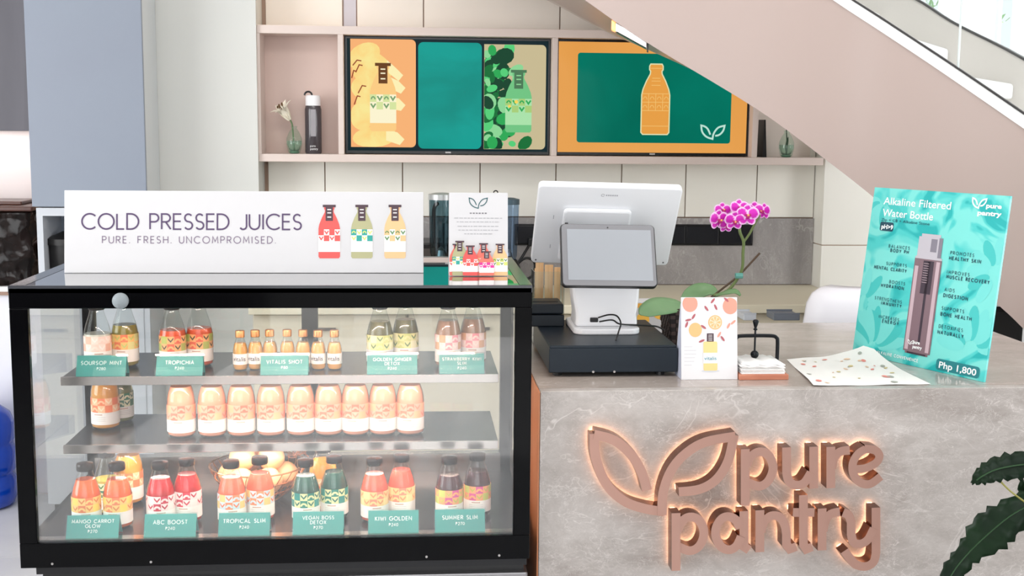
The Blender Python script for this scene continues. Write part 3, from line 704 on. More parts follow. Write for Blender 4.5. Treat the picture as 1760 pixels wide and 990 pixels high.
# ================================================================== shelf ornaments
zs = 1.493
M_vg = thin_glass('green_vase_glass', (.86, .95, .90), 1.45)
def vase(x, y, label):
    v = thing('bud_vase', label, 'vase', (x, y, zs))
    make('glass', G().lathe([(.018, 0), (.026, .006), (.034, .04), (.033, .065), (.022, .092), (.011, .108), (.014, .118)], 28, cap1=False), M_vg, v, smooth=True)
    make('base', G().lathe([(.016, .001), (.024, .007), (.015, .012)], 24), mat('green_glass_base', (130, 170, 146), .1, trans=.5), v, smooth=True)
    make('water', G().lathe([(.02, .012), (.031, .04), (.031, .055)], 24), mat('vase_water', (200, 222, 208), .1, trans=.8), v, smooth=True)
    return v
vx = atY(506, 264, 5.37)
v = vase(vx.x, 5.37, 'small round green glass vase in the blush niche')
fl_ = thing('lily', 'white lily leaning out of the green glass vase', 'flower', (vx.x, 5.37, zs + .015))
make('stem', G().tube(spline([(.0, 0, 0), (-.004, 0, .06), (-.008, 0, .11), (-.02, 0, .135)], 4), .0035), mat('stem_green', (84, 110, 66), .5), fl_)
def petal(base, dir_, ln, wd, curl, nrm_):
    d_ = Vector(dir_).normalized(); s_ = d_.cross(Vector(nrm_)).normalized(); n_ = s_.cross(d_); g = G(); vs = []; fs = []
    for i in range(7):
        tt = i / 6; ww = wd * math.sin(PI * min(tt * .92 + .06, 1)) ** .8; c = Vector(base) + d_ * ln * tt + n_ * curl * tt * tt * ln
        for k in (-1, -.5, 0, .5, 1): vs.append(c + s_ * ww * k + n_ * (.25 * wd * k * k))
    for i in range(6):
        for k in range(4): a = i * 5 + k; fs.append((a, a + 1, a + 6, a + 5))
    return g.add(vs, fs)
M_lily = mat('lily_white', (246, 240, 222), .6)
ax = Vector((-.5, -.35, .79)).normalized(); u_ = ax.orthogonal().normalized(); v_ = ax.cross(u_); lb_ = Vector((-.018, 0, .13))
for k in range(6):
    a = k * PI / 3 + .3; rad = u_ * math.cos(a) + v_ * math.sin(a); sd_ = ax.cross(rad); vs = []; fs = []
    for i in range(10):
        tt = i / 9; c = lb_ + ax * .092 * (tt - .22 * tt ** 4) + rad * (.006 + .012 * tt + .036 * tt ** 3.2); ww = .019 * (math.sin(PI * min(.12 + tt * .86, 1)) ** .8)
        for q in (-1, -.5, 0, .5, 1): vs.append(c + sd_ * ww * q - rad * .005 * q * q)
    for i in range(9):
        for q in range(4): z_ = i * 5 + q; fs.append((z_, z_ + 1, z_ + 6, z_ + 5))
    make('petal', G().add(vs, fs), M_lily, fl_, smooth=True, recalc=False)
make('throat', G().lathe([(.004, 0), (.009, .02), (.006, .04)], 12), mat('lily_throat', (206, 206, 140), .6), fl_, loc=lb_).rotation_euler = ax.to_track_quat('Z', 'Y').to_euler()
for k in range(5):
    p = lb_ + ax * .075 + (u_ * math.cos(k * 1.26) + v_ * math.sin(k * 1.26)) * .012
    make('stamen', G().tube([lb_ + ax * .03, p], .0012, 5).ball(tuple(p), .004, 8, 6, 1.6), mat('stamen_brown', (96, 66, 30), .7), fl_)
wx = atY(539, 264, 5.39)
wb_ = thing('water_bottle', 'smoky grey sports water bottle with white cap beside the lily vase', 'bottle', (wx.x, 5.39, zs))
make('body', G().lathe([(.033, 0), (.036, .006), (.036, .19), (.032, .206)], 28), mat('smoke_plastic', (84, 78, 82), .12, trans=.3), wb_, smooth=True, autosmooth=True)
make('cap', G().lathe([(.032, .206), (.032, .243), (.028, .25)], 28), mat('cap_white', (236, 236, 238), .4), wb_, smooth=True, autosmooth=True)
make('label_strip', G().box(-.008, .014, -.0372, -.036, .075, .19), mat('strip_grey', (150, 146, 150), .4), wb_)
make('carry_loop', G().tube([(-.02 + .016 * math.cos(a), 0, .25 + .016 * math.sin(a)) for a in [PI * k / 8 for k in range(9)]], .004), M_black, wb_)
typed('lettering', 'pure\npantry', .013, mat('print_white', (240, 240, 240), .5), wb_, -.012, .03, -.0375)
vx2 = atY(1351, 270, 5.37); vase(vx2.x, 5.37, 'small round green glass vase in the niche under the stair')
sp = thing('vase_sprig', 'thin dark sprig standing in the vase under the stair', 'twig', (vx2.x, 5.37, zs + .012)); make('stem', G().tube([(.0, 0, 0), (.002, 0, .05), (-.003, 0, .11), (.002, 0, .15)], .0025), mat('sprig_green', (40, 66, 44), .6), sp)
make('leaf', petal((-.002, 0, .02), (.1, 0, 1), .06, .006, .1, (0, -1, 0)), MATS['sprig_green'], sp, recalc=False)
tx = atY(1303, 270, 5.38)
tb = thing('display_wedge', 'thin black wedge leaning beside the divider right of the screens', 'display stand', (tx.x + .012, 5.38, zs))
make('board', G().prism([(-.006, 0), (.012, 0), (.002, .165), (-.004, .165)], -.05, .04), M_black, tb)

# ================================================================== things on the back counter
def jug_blender(x, y, label, tint, lidc, r, h0, h1, wide):
    b = thing('blender', label, 'blender', (x, y, .906)); b.rotation_euler.z = PI * .6
    make('base', G().lathe([(r * 1.25, 0), (r * 1.25, .02), (r * 1.1, h0 * .8), (r * .8, h0)], 24), M_black, b, smooth=True, autosmooth=True)
    make('dial', G().tube([(-r * 1.3, 0, .06), (-r * 1.1, 0, .06)], .018, 14), mat('dial_grey', (120, 120, 122), .3, .8), b)
    make('jar', G().lathe([(r * .7, h0), (r * .8, h0 + .02), (r * wide, h1)], 24, cap1=False), tint, b, smooth=True)
    make('blade_hub', G().lathe([(r * .4, h0), (r * .3, h0 + .03), (.004, h0 + .045)], 12), M_steel, b)
    make('lid', G().lathe([(r * wide * 1.04, h1), (r * wide * 1.04, h1 + .022), (r * wide * .5, h1 + .028)], 24), lidc, b, smooth=True, autosmooth=True)
    make('jar_handle', G().tube(spline([(r * .85, 0, h0 + .04), (r * 1.5, 0, h0 + .06), (r * 1.55, 0, h1 - .05), (r * wide * .98, 0, h1 - .02)], 4), .009), M_black, b, smooth=True)
    return b
T1 = thin_glass('smoky_teal_glass', (.30, .42, .46), 1.5); T2 = thin_glass('pale_blue_glass', (.55, .66, .78), 1.5)
jug_blender(.115, 5.06, 'smoky blender with silver lid standing left of the folded menu card', T1, mat('silver_lid', (196, 198, 198), .35, .6), .058, .17, .41, .88)
jug_blender(.405, 5.16, 'pale blue blender jar standing right of the folded menu card', T2, mat('teal_lid', (70, 92, 104), .4), .045, .15, .385, .95)
x_ = atY(852, 330, 5.33)
kt = thing('hook_stand', 'thin dark ring topped stand peeking above the folded menu card', 'stand', (x_.x, 5.33, .906))
make('rod', G().tube([(0, 0, .008), (0, 0, x_.z - .906 - .012)], .004), M_black, kt)
make('ring', G().tube([(.009 * math.cos(a), 0, x_.z - .906 - .003 + .009 * math.sin(a)) for a in [2 * PI * k / 14 for k in range(15)]], .0028, 6), M_black, kt)
make('foot', G().lathe([(.05, 0), (.05, .006), (.01, .01)], 20), M_black, kt)
# appliance with dark grille left of the card
ap = thing('juicer', 'black countertop juicer with metal corner post behind the banner end', 'juicer', (.0, 5.27, .906))
make('body', G().box(-.16, .17, -.05, .19, 0, .215), mat('appliance_black', (24, 22, 22), .3), ap, bevel=.008)
make('corner_post', G().box(.125, .135, -.062, -.05, 0, .30), M_steel, ap)
make('spout', G().tube([(.13, -.056, .295), (.16, -.056, .315), (.19, -.056, .32)], .006), M_steel, ap)
make('front_grille', G().box(-.14, .09, -.056, -.05, .03, .19), mat('grille_grey', (70, 62, 58), .4), ap)
cbw = thing('power_cable', 'black power cable looping beside the till below the socket panel', 'cable', (.50, 5.40, .906))
make('wire', G().tube(spline([(.03, .05, .20), (-.01, .02, .14), (-.06, 0, .06), (-.03, 0, .03), (.03, 0, .05), (.04, .0, .11), (0, 0, .13), (-.04, 0, .09), (-.02, -.02, .02), (.08, -.03, .006)], 5), .006), M_black, cbw, smooth=True)
make('plug', G().box(.015, .045, .03, .057, .18, .215), M_black, cbw, bevel=.004)
b_ = atY(1315, 549, 5.0)
for (px0, px1, c, lb) in ((1278, 1300, (196, 200, 206), 'small grey box at the rear of the cream counter'), (1330, 1375, (110, 116, 126), 'slate grey tray lying at the rear beside the white stool')):
    a = atZ(px0, 551, .906); e = atZ(px1, 551, .906)
    tg = thing('counter_tray', lb, 'tray', ((a.x + e.x) / 2, a.y + .05, .906)); hw = (e.x - a.x) / 2
    make('body', G().box(-hw, hw, -.05, .05, 0, .022), mat('tray_%d' % c[0], c, .4), tg, bevel=.003); make('rim', G().box(-hw, hw, -.05, -.045, .022, .028).box(-hw, hw, .045, .05, .022, .028), mat('tray_%d' % c[0], c, .4), tg)

# white moulded stool behind the counter
sx = atY(1385, 555, 4.08).x
so = thing('bar_stool', 'white moulded bar stool with rounded back behind the counter', 'stool', (sx + .21, 4.12, 0))
vs = []; fs = []; n = 28; rows = [(.60, .195), (.70, .205), (.82, .21), (.95, .208), (1.02, .198), (1.055, .18), (1.075, .15), (1.083, .11)]
for z, hw in rows:
    for k in range(n + 1):
        a = PI * 1.0 + PI * k / n
        vs.append((hw * math.cos(a), -hw * .55 * math.sin(a) * -1, z))
m_ = n + 1
for j in range(len(rows) - 1):
    for k in range(n): fs.append((j * m_ + k, j * m_ + k + 1, (j + 1) * m_ + k + 1, (j + 1) * m_ + k))
o = make('backrest', G().add(vs, fs), mat('stool_white', (240, 238, 244), .35), so, smooth=True); s_ = o.modifiers.new('thick', 'SOLIDIFY'); s_.thickness = .02
make('seat', G().lathe([(.17, .60), (.2, .615), (.2, .64), (.17, .65)], 28), MATS['stool_white'], so, smooth=True, autosmooth=True)
make('column', G().lathe([(.03, .02), (.028, .60)], 16), M_steel, so); make('foot_plate', G().lathe([(.2, 0), (.2, .012), (.04, .022)], 28), M_steel, so)
make('foot_ring', G().tube([(.16 * math.cos(a), .16 * math.sin(a), .25) for a in [2 * PI * k / 24 for k in range(25)]], .01), M_steel, so)
# plain black box with a white top under the stair at right
bg_ = thing('black_box', 'black box under the foot of the stair right of the poster', 'box', (1.93, 4.35, 0))
make('cabinet', G().box(-.16, .25, -.2, .3, 0, 1.0), mat('soft_black', (14, 14, 14), .6), bg_, bevel=.02)
make('white_lid', G().box(-.17, .26, -.21, .31, 1.0, 1.015), M_white, bg_, bevel=.004)
# ================================================================== refrigerated display case
CX0, CX1, CY0, CY1, CZ0, CZ1 = -.891, .271, 2.75, 3.37, .612, 1.26
M_fr = mat('black_frame_gloss', (6, 6, 8), .08, spec=.1)
M_cg = thin_glass('case_glass', (.975, .985, .98), 1.5); M_cgf = thin_glass('case_front_glass', (.985, .99, .99), 1.5, base=.045)
dc = thing('display_case', 'black framed glass refrigerated display case full of bottled juices', 'display case', ((CX0 + CX1) / 2, 3.06, 0))
def pt(name, g, m, **k): return make(name, g, m, dc, world=True, **k)
pt('front_glass', G().box(CX0 + .02, CX1 - .02, 2.757, 2.765, CZ0 + .02, CZ1 - .02), M_cgf)
fr = pt('front_frame', G().prism([(CX0, CZ0), (CX1, CZ0), (CX1, .670), (CX0, .670)], 2.75, 2.768).prism([(CX0, 1.209), (CX1, 1.209), (CX1, CZ1 - .004), (CX0, CZ1 - .004)], 2.75, 2.768)
        .prism([(CX0, .670), (-.851, .670), (-.851, 1.209), (CX0, 1.209)], 2.75, 2.768).prism([(.2315, .670), (CX1, .670), (CX1, 1.209), (.2315, 1.209)], 2.75, 2.768), M_fr, bevel=.002)
k_ = atY(207, 517, 2.742)
make('grey_ball', G().ball((k_.x - dc.location.x, 2.742 - dc.location.y, k_.z), .018, 20, 12), mat('stone_grey', (140, 148, 152), .8, bump=.4, bscale=160), dc, smooth=True)  # round grey ball on the header, not a known fitting
# top: dark polished glass lid with black border
mt = mat('mirror_glass_top', (14, 16, 18), .02, spec=1.0, coat=1.0); mt.node_tree.nodes['Principled BSDF'].inputs['Coat IOR'].default_value = 2.6; mt.node_tree.nodes['Principled BSDF'].inputs['IOR'].default_value = 2.4
mt.node_tree.nodes['Principled BSDF'].inputs['Coat Roughness'].default_value = .01
pt('top_glass', G().box(CX0 + .035, CX1 - .03, 2.757, CY1 - .02, CZ1 - .012, CZ1), mt)
pt('top_border', G().box(CX0, CX0 + .034, 2.752, CY1, CZ1 - .016, CZ1 + .0005).box(CX1 - .029, CX1, 2.752, CY1, CZ1 - .016, CZ1 + .0005).box(CX0, CX1, 2.75, 2.757, CZ1 - .016, CZ1 + .0005).box(CX0, CX1, CY1 - .02, CY1, CZ1 - .016, CZ1 + .0005), mat('top_border_grey', (52, 54, 60), .12, spec=.8))
pt('side_glass', G().box(CX0 + .004, CX0 + .012, 2.77, 3.34, .66, 1.24), M_cg); pt('side_glass', G().box(CX1 - .012, CX1 - .004, 2.77, 3.34, .66, 1.24), M_cg)
for x in (CX0, CX1 - .03): pt('rear_post', G().box(x, x + .03, 3.34, 3.37, CZ0, CZ1 - .016), M_fr)
for x in (CX0, CX1 - .02): pt('side_rail', G().box(x, x + .02, 2.768, 3.34, CZ0, .662), M_fr); pt('side_rail', G().box(x, x + .02, 2.768, 3.34, 1.225, CZ1 - .016), M_fr)
pt('rear_door', G().box(CX0 + .03, -.27, 3.350, 3.356, .665, 1.23), M_cg); pt('rear_door', G().box(-.29, CX1 - .03, 3.358, 3.364, .665, 1.23), M_cg)
pt('door_post', G().box(-.305, -.262, 3.34, 3.366, .665, 1.235), mat('post_grey', (60, 62, 66), .35))
pt('rear_rail', G().box(CX0, CX1, 3.34, 3.37, 1.225, CZ1 - .016).box(CX0, CX1, 3.34, 3.37, CZ0, .675), M_fr)
M_deck = mat('dark_steel', (66, 66, 70), .22, .85)
M_lip = mat('shelf_steel', (196, 188, 182), .22, 1)
DZ = .668; S2 = .838; S1 = 1.007
pt('base_deck', G().box(CX0 + .02, CX1 - .02, 2.77, 3.34, .64, DZ), M_deck)
pt('deck_front_strip', G().box(CX0 + .025, CX1 - .025, 2.772, 2.80, DZ, DZ + .002), M_lip)
pt('rear_channel', G().box(CX0 + .03, CX1 - .03, 3.30, 3.335, DZ, DZ + .05), M_lip)
SY = 2.972
for zz, nm in ((S2, 'lower'), (S1, 'upper')):
    s_ = pt('shelf', G().box(-.848, .211, SY, 3.30, zz - .004, zz), M_deck)
    make('front_lip', G().box(-.848 - dc.location.x, .211 - dc.location.x, SY - .006 - 3.06, SY - 3.06, zz - .018, zz + .0035), M_lip, s_, bevel=.001)
    for x in (-.848, .203):
        x -= dc.location.x; pts = [(.24, zz - .05), (.24, zz - .004), (SY - 3.01, zz - .004)]
        make('bracket', G().add([(x, *p) for p in pts] + [(x + .008, *p) for p in pts], [(0, 1, 2), (5, 4, 3), (0, 3, 4, 1), (1, 4, 5, 2), (2, 5, 3, 0)]), M_lip, s_)
M_led = mat('warm_led', (255, 214, 180), .4, emit=(255, 206, 168), es=2.2)
for zz, yy, pw in ((1.222, 2.79, 2.8), (S1 - .010, 2.979, 1.15), (S2 - .010, 2.979, 1.7)):
    lb = pt('led_tube', G().tube([(-.80, yy, zz), (.17, yy, zz)], .005, 8), M_led)
    a = area('case_light', (-.31, yy + .012, zz - .008), (-.31, yy + (.10 if zz > 1.2 else .05), zz - .3), .95, .012, pw, (1, .76, .64))
a = area('case_light', (-.31, 2.80, 1.212), (-.31, 2.872, .67), 1.0, .012, 1.7, (1, .78, .68)); a.data.spread = .62
pt('base_trim', G().box(CX0 + .03, CX1 - .005, 2.765, 3.36, .592, .612), mat('trim_dark', (40, 40, 42), .3, .6))
pt('base_gap', G().box(CX0 + .04, CX1 - .01, 2.78, 3.36, .574, .592), M_black)
pt('base_cabinet', G().box(CX0 + .03, CX1 - .002, 2.765, 3.36, .1, .574), mat('base_steel', (150, 148, 150), .3, .9), bevel=.004)
pt('kick_plate', G().box(CX0 + .05, CX1 - .02, 2.80, 3.34, 0, .1), M_black)
for x in (-.82, -.60, .03, .2): pt('rivet', G().tube([(x, 2.749, .622), (x, 2.7505, .622)], .003, 8), M_steel)

# ================================================================== juice bottles
M_bg_ = thin_glass('bottle_glass', (.93, .95, .94), 1.42)
M_capb = mat('black_cap', (24, 18, 18), .22)
BR = .0335
PROF = [(.027, 0), (.0325, .004), (BR, .012), (BR, .076), (.0325, .086), (.0285, .102), (.0215, .122), (.0175, .134), (.0165, .144)]
LIQ = [(.026, .004), (.0313, .008), (.0322, .014), (.0322, .076), (.0312, .086), (.0272, .102), (.0232, .113), (.0200, .122)]
def shared(name, g, m, smooth=True):
    o = make(name, g, m, None, smooth=smooth, autosmooth=smooth); me = o.data; bpy.data.objects.remove(o); return me
ME_glass = shared('bottle_glass', G().lathe(PROF, 28, cap1=False), M_bg_)
ME_cap = shared('bottle_cap', G().lathe([(.0185, .139), (.0198, .141), (.0198, .152), (.0185, .156), (.010, .158)], 28), M_capb)
def label_mesh(name, r, z0, z1, m, n=28):
    me = bpy.data.meshes.new(name); vs = []; fs = []
    for z in (z0, z1):
        for k in range(n + 1): a = PI / 2 + 2 * PI * k / n; vs.append((r * math.cos(a), r * math.sin(a), z))
    for k in range(n): fs.append((k, k + 1, n + 2 + k, n + 1 + k))
    me.from_pydata(vs, [], fs); uv = me.uv_layers.new(name='UVMap')
    for p in me.polygons:
        p.use_smooth = True
        for li in p.loop_indices:
            vi = me.loops[li].vertex_index; uv.data[li].uv = ((vi % (n + 1)) / n, 0 if vi <= n else 1)
    me.materials.append(m); return me
BR2 = .0355
PROF2 = [(.029, 0), (.0345, .004), (BR2, .012), (BR2, .088), (.0345, .100), (.0315, .114), (.0265, .128), (.0195, .140), (.0175, .147)]
LIQ2 = [(.028, .004), (.0333, .008), (.0342, .014), (.0342, .088), (.0332, .100), (.0302, .114), (.0252, .128)]
ME_glass2 = shared('bottle_glass', G().lathe(PROF2, 28, cap1=False), M_bg_)
ME_cap2 = shared('bottle_cap', G().lathe([(.0190, .144), (.0203, .146), (.0203, .156), (.0190, .159), (.010, .160)], 28), M_capb)
LIQM = {}
def flavour(key, juice, lab, level=.113, broad=False):
    LQ = LIQ2 if broad else LIQ
    jm = mat('juice_' + key, juice, .15, spec=.5, coat=.3)
    jm.node_tree.nodes['Principled BSDF'].inputs['Subsurface Weight'].default_value = .12
    jm.node_tree.nodes['Principled BSDF'].inputs['Subsurface Radius'].default_value = (.03, .02, .012)
    jm.node_tree.nodes['Principled BSDF'].inputs['Subsurface Scale'].default_value = .5
    prof = [p for p in LQ if p[1] < level - .003]
    for (a, b), (c, d) in zip(LQ[:-1], LQ[1:]):
        if b < level <= d: prof.append((a + (c - a) * (level - b) / (d - b), level))
    LIQM[key] = (shared('juice', G().lathe(prof, 28), jm), label_mesh('label', BR2 + .0003 if broad else .03385, .015, .084 if broad else .080, lab), broad)
def juice_bottle(key, x, y, z, label, group, sz=1.0, rz=0):
    b = thing('juice_bottle', label, 'bottle', (x, y, z), group); b.rotation_euler.z = rz; b.scale = (1, 1, sz)
    for nm, me in (('glass', ME_glass2 if LIQM[key][2] else ME_glass), ('juice', LIQM[key][0]), ('paper_label', LIQM[key][1]), ('cap', ME_cap2 if LIQM[key][2] else ME_cap)):
        o = bpy.data.objects.new(nm, me); link(o, b)
    return b
P_or = (236, 138, 84)
flavour('soursop', (232, 230, 214), label_mat('lab_soursop', (250, 226, 214), (246, 214, 200), (252, 240, 232), (244, 190, 166)), .084)
flavour('olive', (150, 134, 60), label_mat('lab_olive', (246, 196, 120), (240, 130, 90), (196, 210, 120), (226, 220, 150)), .100)
flavour('tropichia', (226, 92, 52), label_mat('lab_tropichia', (240, 176, 120), (228, 100, 76), (70, 74, 56), (176, 186, 100)), .092)
flavour('ginger', (116, 112, 78), label_mat('lab_ginger', (226, 222, 150), (206, 210, 128), (110, 140, 84), (240, 236, 190)), .110)
flavour('berry', (168, 128, 104), label_mat('lab_berry', (248, 214, 206), (240, 152, 160), (250, 226, 216), (226, 170, 130)), .112)
flavour('amber', (234, 160, 70), label_mat('lab_amber', (250, 196, 150), (238, 128, 80), (252, 226, 190)), .124, True)
flavour('green', (128, 132, 80), label_mat('lab_green', (240, 236, 200), (40, 120, 84), (30, 100, 70)), .118)
flavour('peach', (244, 168, 138), label_mat('lab_peach', (246, 172, 146), (234, 118, 94), (238, 140, 114), (246, 178, 134)), .128, True)
flavour('mango', (222, 96, 44), label_mat('lab_mango', (248, 200, 120), (236, 128, 76), (226, 130, 60), (250, 214, 96)), .118)
flavour('yellow', (214, 190, 90), label_mat('lab_yellow', (240, 236, 190), (40, 120, 84), (60, 130, 70)), .085)
flavour('beet', (190, 30, 38), label_mat('lab_beet', (250, 224, 222), (206, 40, 66), (196, 36, 60), (250, 236, 232)), .118)
flavour('coral', (236, 110, 80), label_mat('lab_coral', (206, 222, 230), (240, 140, 96), (236, 120, 80), (250, 206, 130)), .117)
flavour('kale', (36, 80, 70), label_mat('lab_kale', (226, 226, 170), (24, 128, 112), (20, 110, 96), (20, 140, 130)), .117)
flavour('golden', (238, 100, 78), label_mat('lab_golden', (248, 208, 140), (240, 140, 112), (236, 150, 100), (252, 226, 160)), .118)
flavour('plum', (66, 36, 42), label_mat('lab_plum', (246, 170, 120), (220, 90, 150), (200, 190, 90), (206, 214, 110)), .112)

# price cards: tented teal cards
M_teal = mottle('teal_card', (58, 160, 153), (66, 168, 160), 3, .35); M_pw = mat('card_print', (240, 248, 246), .5)
M_acr = thin_glass('acrylic', (.94, .97, .97), 1.45)
def price_card(x, y, z, lines, price, label, wd=.118, ht=.052):
    lean = .42; hh = ht
    c = thing('price_card', label, 'price card', (x, y, z), 'price cards in the display case'); c.rotation_euler = (0, 0, 0)
    f = make('card_face', G().box(-wd / 2, wd / 2, 0, .0012, 0, hh), M_teal, c); f.rotation_euler.x = -lean
    b = make('card_back', G().box(-wd / 2, wd / 2, -.0012, 0, 0, hh), M_teal, c); b.location.y = 2 * math.sin(lean) * hh + .0012; b.rotation_euler.x = lean
    make('acrylic_sleeve', G().box(-wd / 2 - .003, wd / 2 + .003, -.0022, -.0014, -.0, hh + .003), M_acr, f)
    hs = .0085 if len(lines) == 1 else .0074; zz = hh * (.56 if len(lines) == 1 else .66)
    g = G()
    for ln in lines:
        W = sans_width(ln, hs, hs * .35); k = min(1, wd * .86 / W)
        sans('', ln, hs * k, None, None, 0, zz, -.0004, .21, hs * .35 * k, 'c', g=g); zz -= hs * 1.45
    sans('', '$' + price, .0064, None, None, 0, zz - .001, -.0004, .19, .002, 'c', g=g)
    make('lettering', g, M_pw, f, recalc=False)

# ---- bottom deck
def pos(px, y): return atY(px, 880, y).x
by = 2.868
for key, (pa_, pb_), card, cpx, price, col in (
        ('mango', (149, 203), ['MANGO CARROT', 'GLOW'], 156, '270', 'orange'), ('beet', (277, 323), ['ABC BOOST'], 290, '240', 'red'),
        ('coral', (399, 448), ['TROPICAL SLIM'], 418, '240', 'coral'), ('kale', (526, 575), ['VEGAN BOSS', 'DETOX'], 546, '270', 'dark green'),
        ('golden', (644, 690), ['KIWI GOLDEN'], 676, '240', 'pinkish coral'), ('plum', (772, 820), ['SUMMER SLIM'], 791, '270', 'dark purple')):
    yy = by + (cpx - 156) * .00003
    ds = ' '.join(card).lower()
    juice_bottle(key, pos(pa_, yy), yy, DZ, '%s juice bottle with black cap, left one at the %s card' % (col, ds), 'capped bottles on the bottom deck', rz=.2)
    yy += .0 if pb_ - pa_ > 52 else .03
    juice_bottle(key, pos(pb_, yy), yy, DZ, '%s juice bottle with black cap, right one at the %s card' % (col, ds), 'capped bottles on the bottom deck', rz=-.15)
    price_card(pos(cpx, 2.78) , 2.782, DZ + .0022, card, price, 'teal price card reading %s on the bottom deck' % ' '.join(card))
juice_bottle('yellow', atY(186, 850, 2.985).x, 2.985, DZ, 'yellow juice bottle half hidden behind the two orange bottles', 'bottles at the rear')
juice_bottle('amber', atY(222, 850, 3.06).x, 3.06, DZ, 'amber juice bottle hidden furthest back behind the two orange bottles', 'bottles at the rear')
juice_bottle('amber', atY(556, 850, 2.99).x, 2.99, DZ, 'amber juice bottle behind the two dark green bottles', 'bottles at the rear')
# ---- basket of fruit
bcx = atY(442, 850, 3.05).x
bk = thing('wire_basket', 'copper wire basket holding pale fruit on the bottom deck', 'basket', (bcx, 3.08, DZ))
M_wire = mat('copper_wire', (206, 150, 110), .3, .9)
for r, z in ((.055, .004), (.085, .03), (.108, .06), (.122, .09)):
    make('hoop', G().tube([(r * math.cos(a), r * math.sin(a), z) for a in [2 * PI * k / 32 for k in range(33)]], .0022, 6), M_wire, bk)
for k in range(26):
    a = 2 * PI * k / 26; make('rib', G().tube([(r * math.cos(a + z * 3), r * math.sin(a + z * 3), z) for r, z in ((.055, .004), (.075, .018), (.098, .045), (.116, .075), (.122, .09))], .0014, 5), M_wire, bk)
M_or = mottle('pale_orange_peel', (250, 206, 158), (246, 190, 136), 6, .4)
me_f = shared('fruit', G().ball((0, 0, 0), .0338, 20, 14, .97), M_or); me_c = shared('calyx', G().lathe([(.004, .0322), (.003, .034)], 8), mat('calyx_green', (120, 130, 70), .7))
fr_spots = [(.068 * math.cos(k * PI / 3 + PI), .068 * math.sin(k * PI / 3 + PI), .062) for k in range(6)] + [(.0, .0, .042)] + [(.042 * math.cos(a), .042 * math.sin(a), .112) for a in (PI * 1.17, PI * 1.83, PI * .5)]
words = ['leftmost', 'left front', 'right front', 'rightmost', 'right rear', 'left rear', 'lowest middle', 'upper left', 'upper right', 'upper rear']
for (x, y, z), wd_ in zip(fr_spots, words):
    f = thing('orange_fruit', 'pale round orange fruit in the wire basket, %s one' % wd_, 'fruit', (bcx + x, 3.08 + y, DZ + z), 'fruit in the wire basket'); f.rotation_euler = (x * 9, y * 9, x * 30)
    for nm, me in (('peel', me_f), ('calyx', me_c)): link(bpy.data.objects.new(nm, me), f)
g = G(); rnd = random.Random(2)
for k in range(60):
    p = Vector((.10 + rnd.gauss(0, .012), .015 + rnd.gauss(0, .02), .104 + rnd.random() * .02)); d_ = Vector((rnd.uniform(-1, 1), rnd.uniform(-1, 1), rnd.uniform(-.2, 1))) * .02
    g.tube([p, p + d_], .0012, 4)
dr = thing('dried_sprig', 'tangle of dried brown twigs beside the fruit in the basket', 'twigs', (bcx, 3.08, DZ)); o = make('twigs', g, mat('dried_brown', (170, 110, 76), .8), dr)
# ---- lower shelf: row of nine and two at the left
ord_ = ['first', 'second', 'third', 'fourth', 'middle', 'sixth', 'seventh', 'eighth', 'last']
for k, px in enumerate((312, 365, 415, 466, 517, 565, 611, 658, 705)):
    y = 3.062; juice_bottle('peach', atY(px, 720, y).x, y, S2, 'peach juice bottle in the lower shelf row of nine, %s from the left' % ord_[k], 'row of peach juice bottles', rz=random.uniform(-.25, .25))
juice_bottle('amber', atY(181, 700, 3.155).x, 3.155, S2, 'amber juice bottle standing alone left of the peach row', 'bottles on the lower shelf', rz=-.3)
juice_bottle('green', atY(207, 690, 3.225).x, 3.225, S2, 'olive green juice bottle half hidden behind the lone amber bottle', 'bottles on the lower shelf', rz=.5)
# ---- upper shelf
uy = 3.083
for (keys, pxs, lines, cpx, price, cw, desc) in (
        (('soursop', 'olive'), (168, 215), ['SOURSOP MINT'], 172, '280', .118, ('cloudy white juice bottle', 'olive green juice bottle')),
        (('tropichia', 'tropichia'), (297, 343), ['TROPICHIA'], 307, '240', .112, ('orange red juice bottle, left', 'orange red juice bottle, right')),
        (('ginger', 'ginger'), (653, 697), ['GOLDEN GINGER', 'DETOX'], 674, '240', .124, ('grey green juice bottle, left', 'grey green juice bottle, right')),
        (('berry', 'berry'), (770, 813), ['STRAWBERRY KIWI', 'SLIM'], 794, '240', .112, ('pale pink labelled juice bottle, left', 'pale pink labelled juice bottle, right'))):
    ds = ' '.join(lines).lower()
    for i in (0, 1): juice_bottle(keys[i], atY(pxs[i], 590, uy + .03 * i).x, uy + .03 * i, S1, '%s behind the %s card on the top shelf' % (desc[i], ds), 'bottles on the top shelf', 1.08, rz=.3 - .4 * i)
    price_card(atY(cpx, 625, 2.985).x, 2.985, S1 + .0006, lines, price, 'teal price card reading %s on the top shelf' % ' '.join(lines), cw)
price_card(atY(488, 625, 2.985).x, 2.985, S1 + .0006, ['VITALIS SHOT'], '80', 'teal price card in front of the small gold capped bottles', .116)
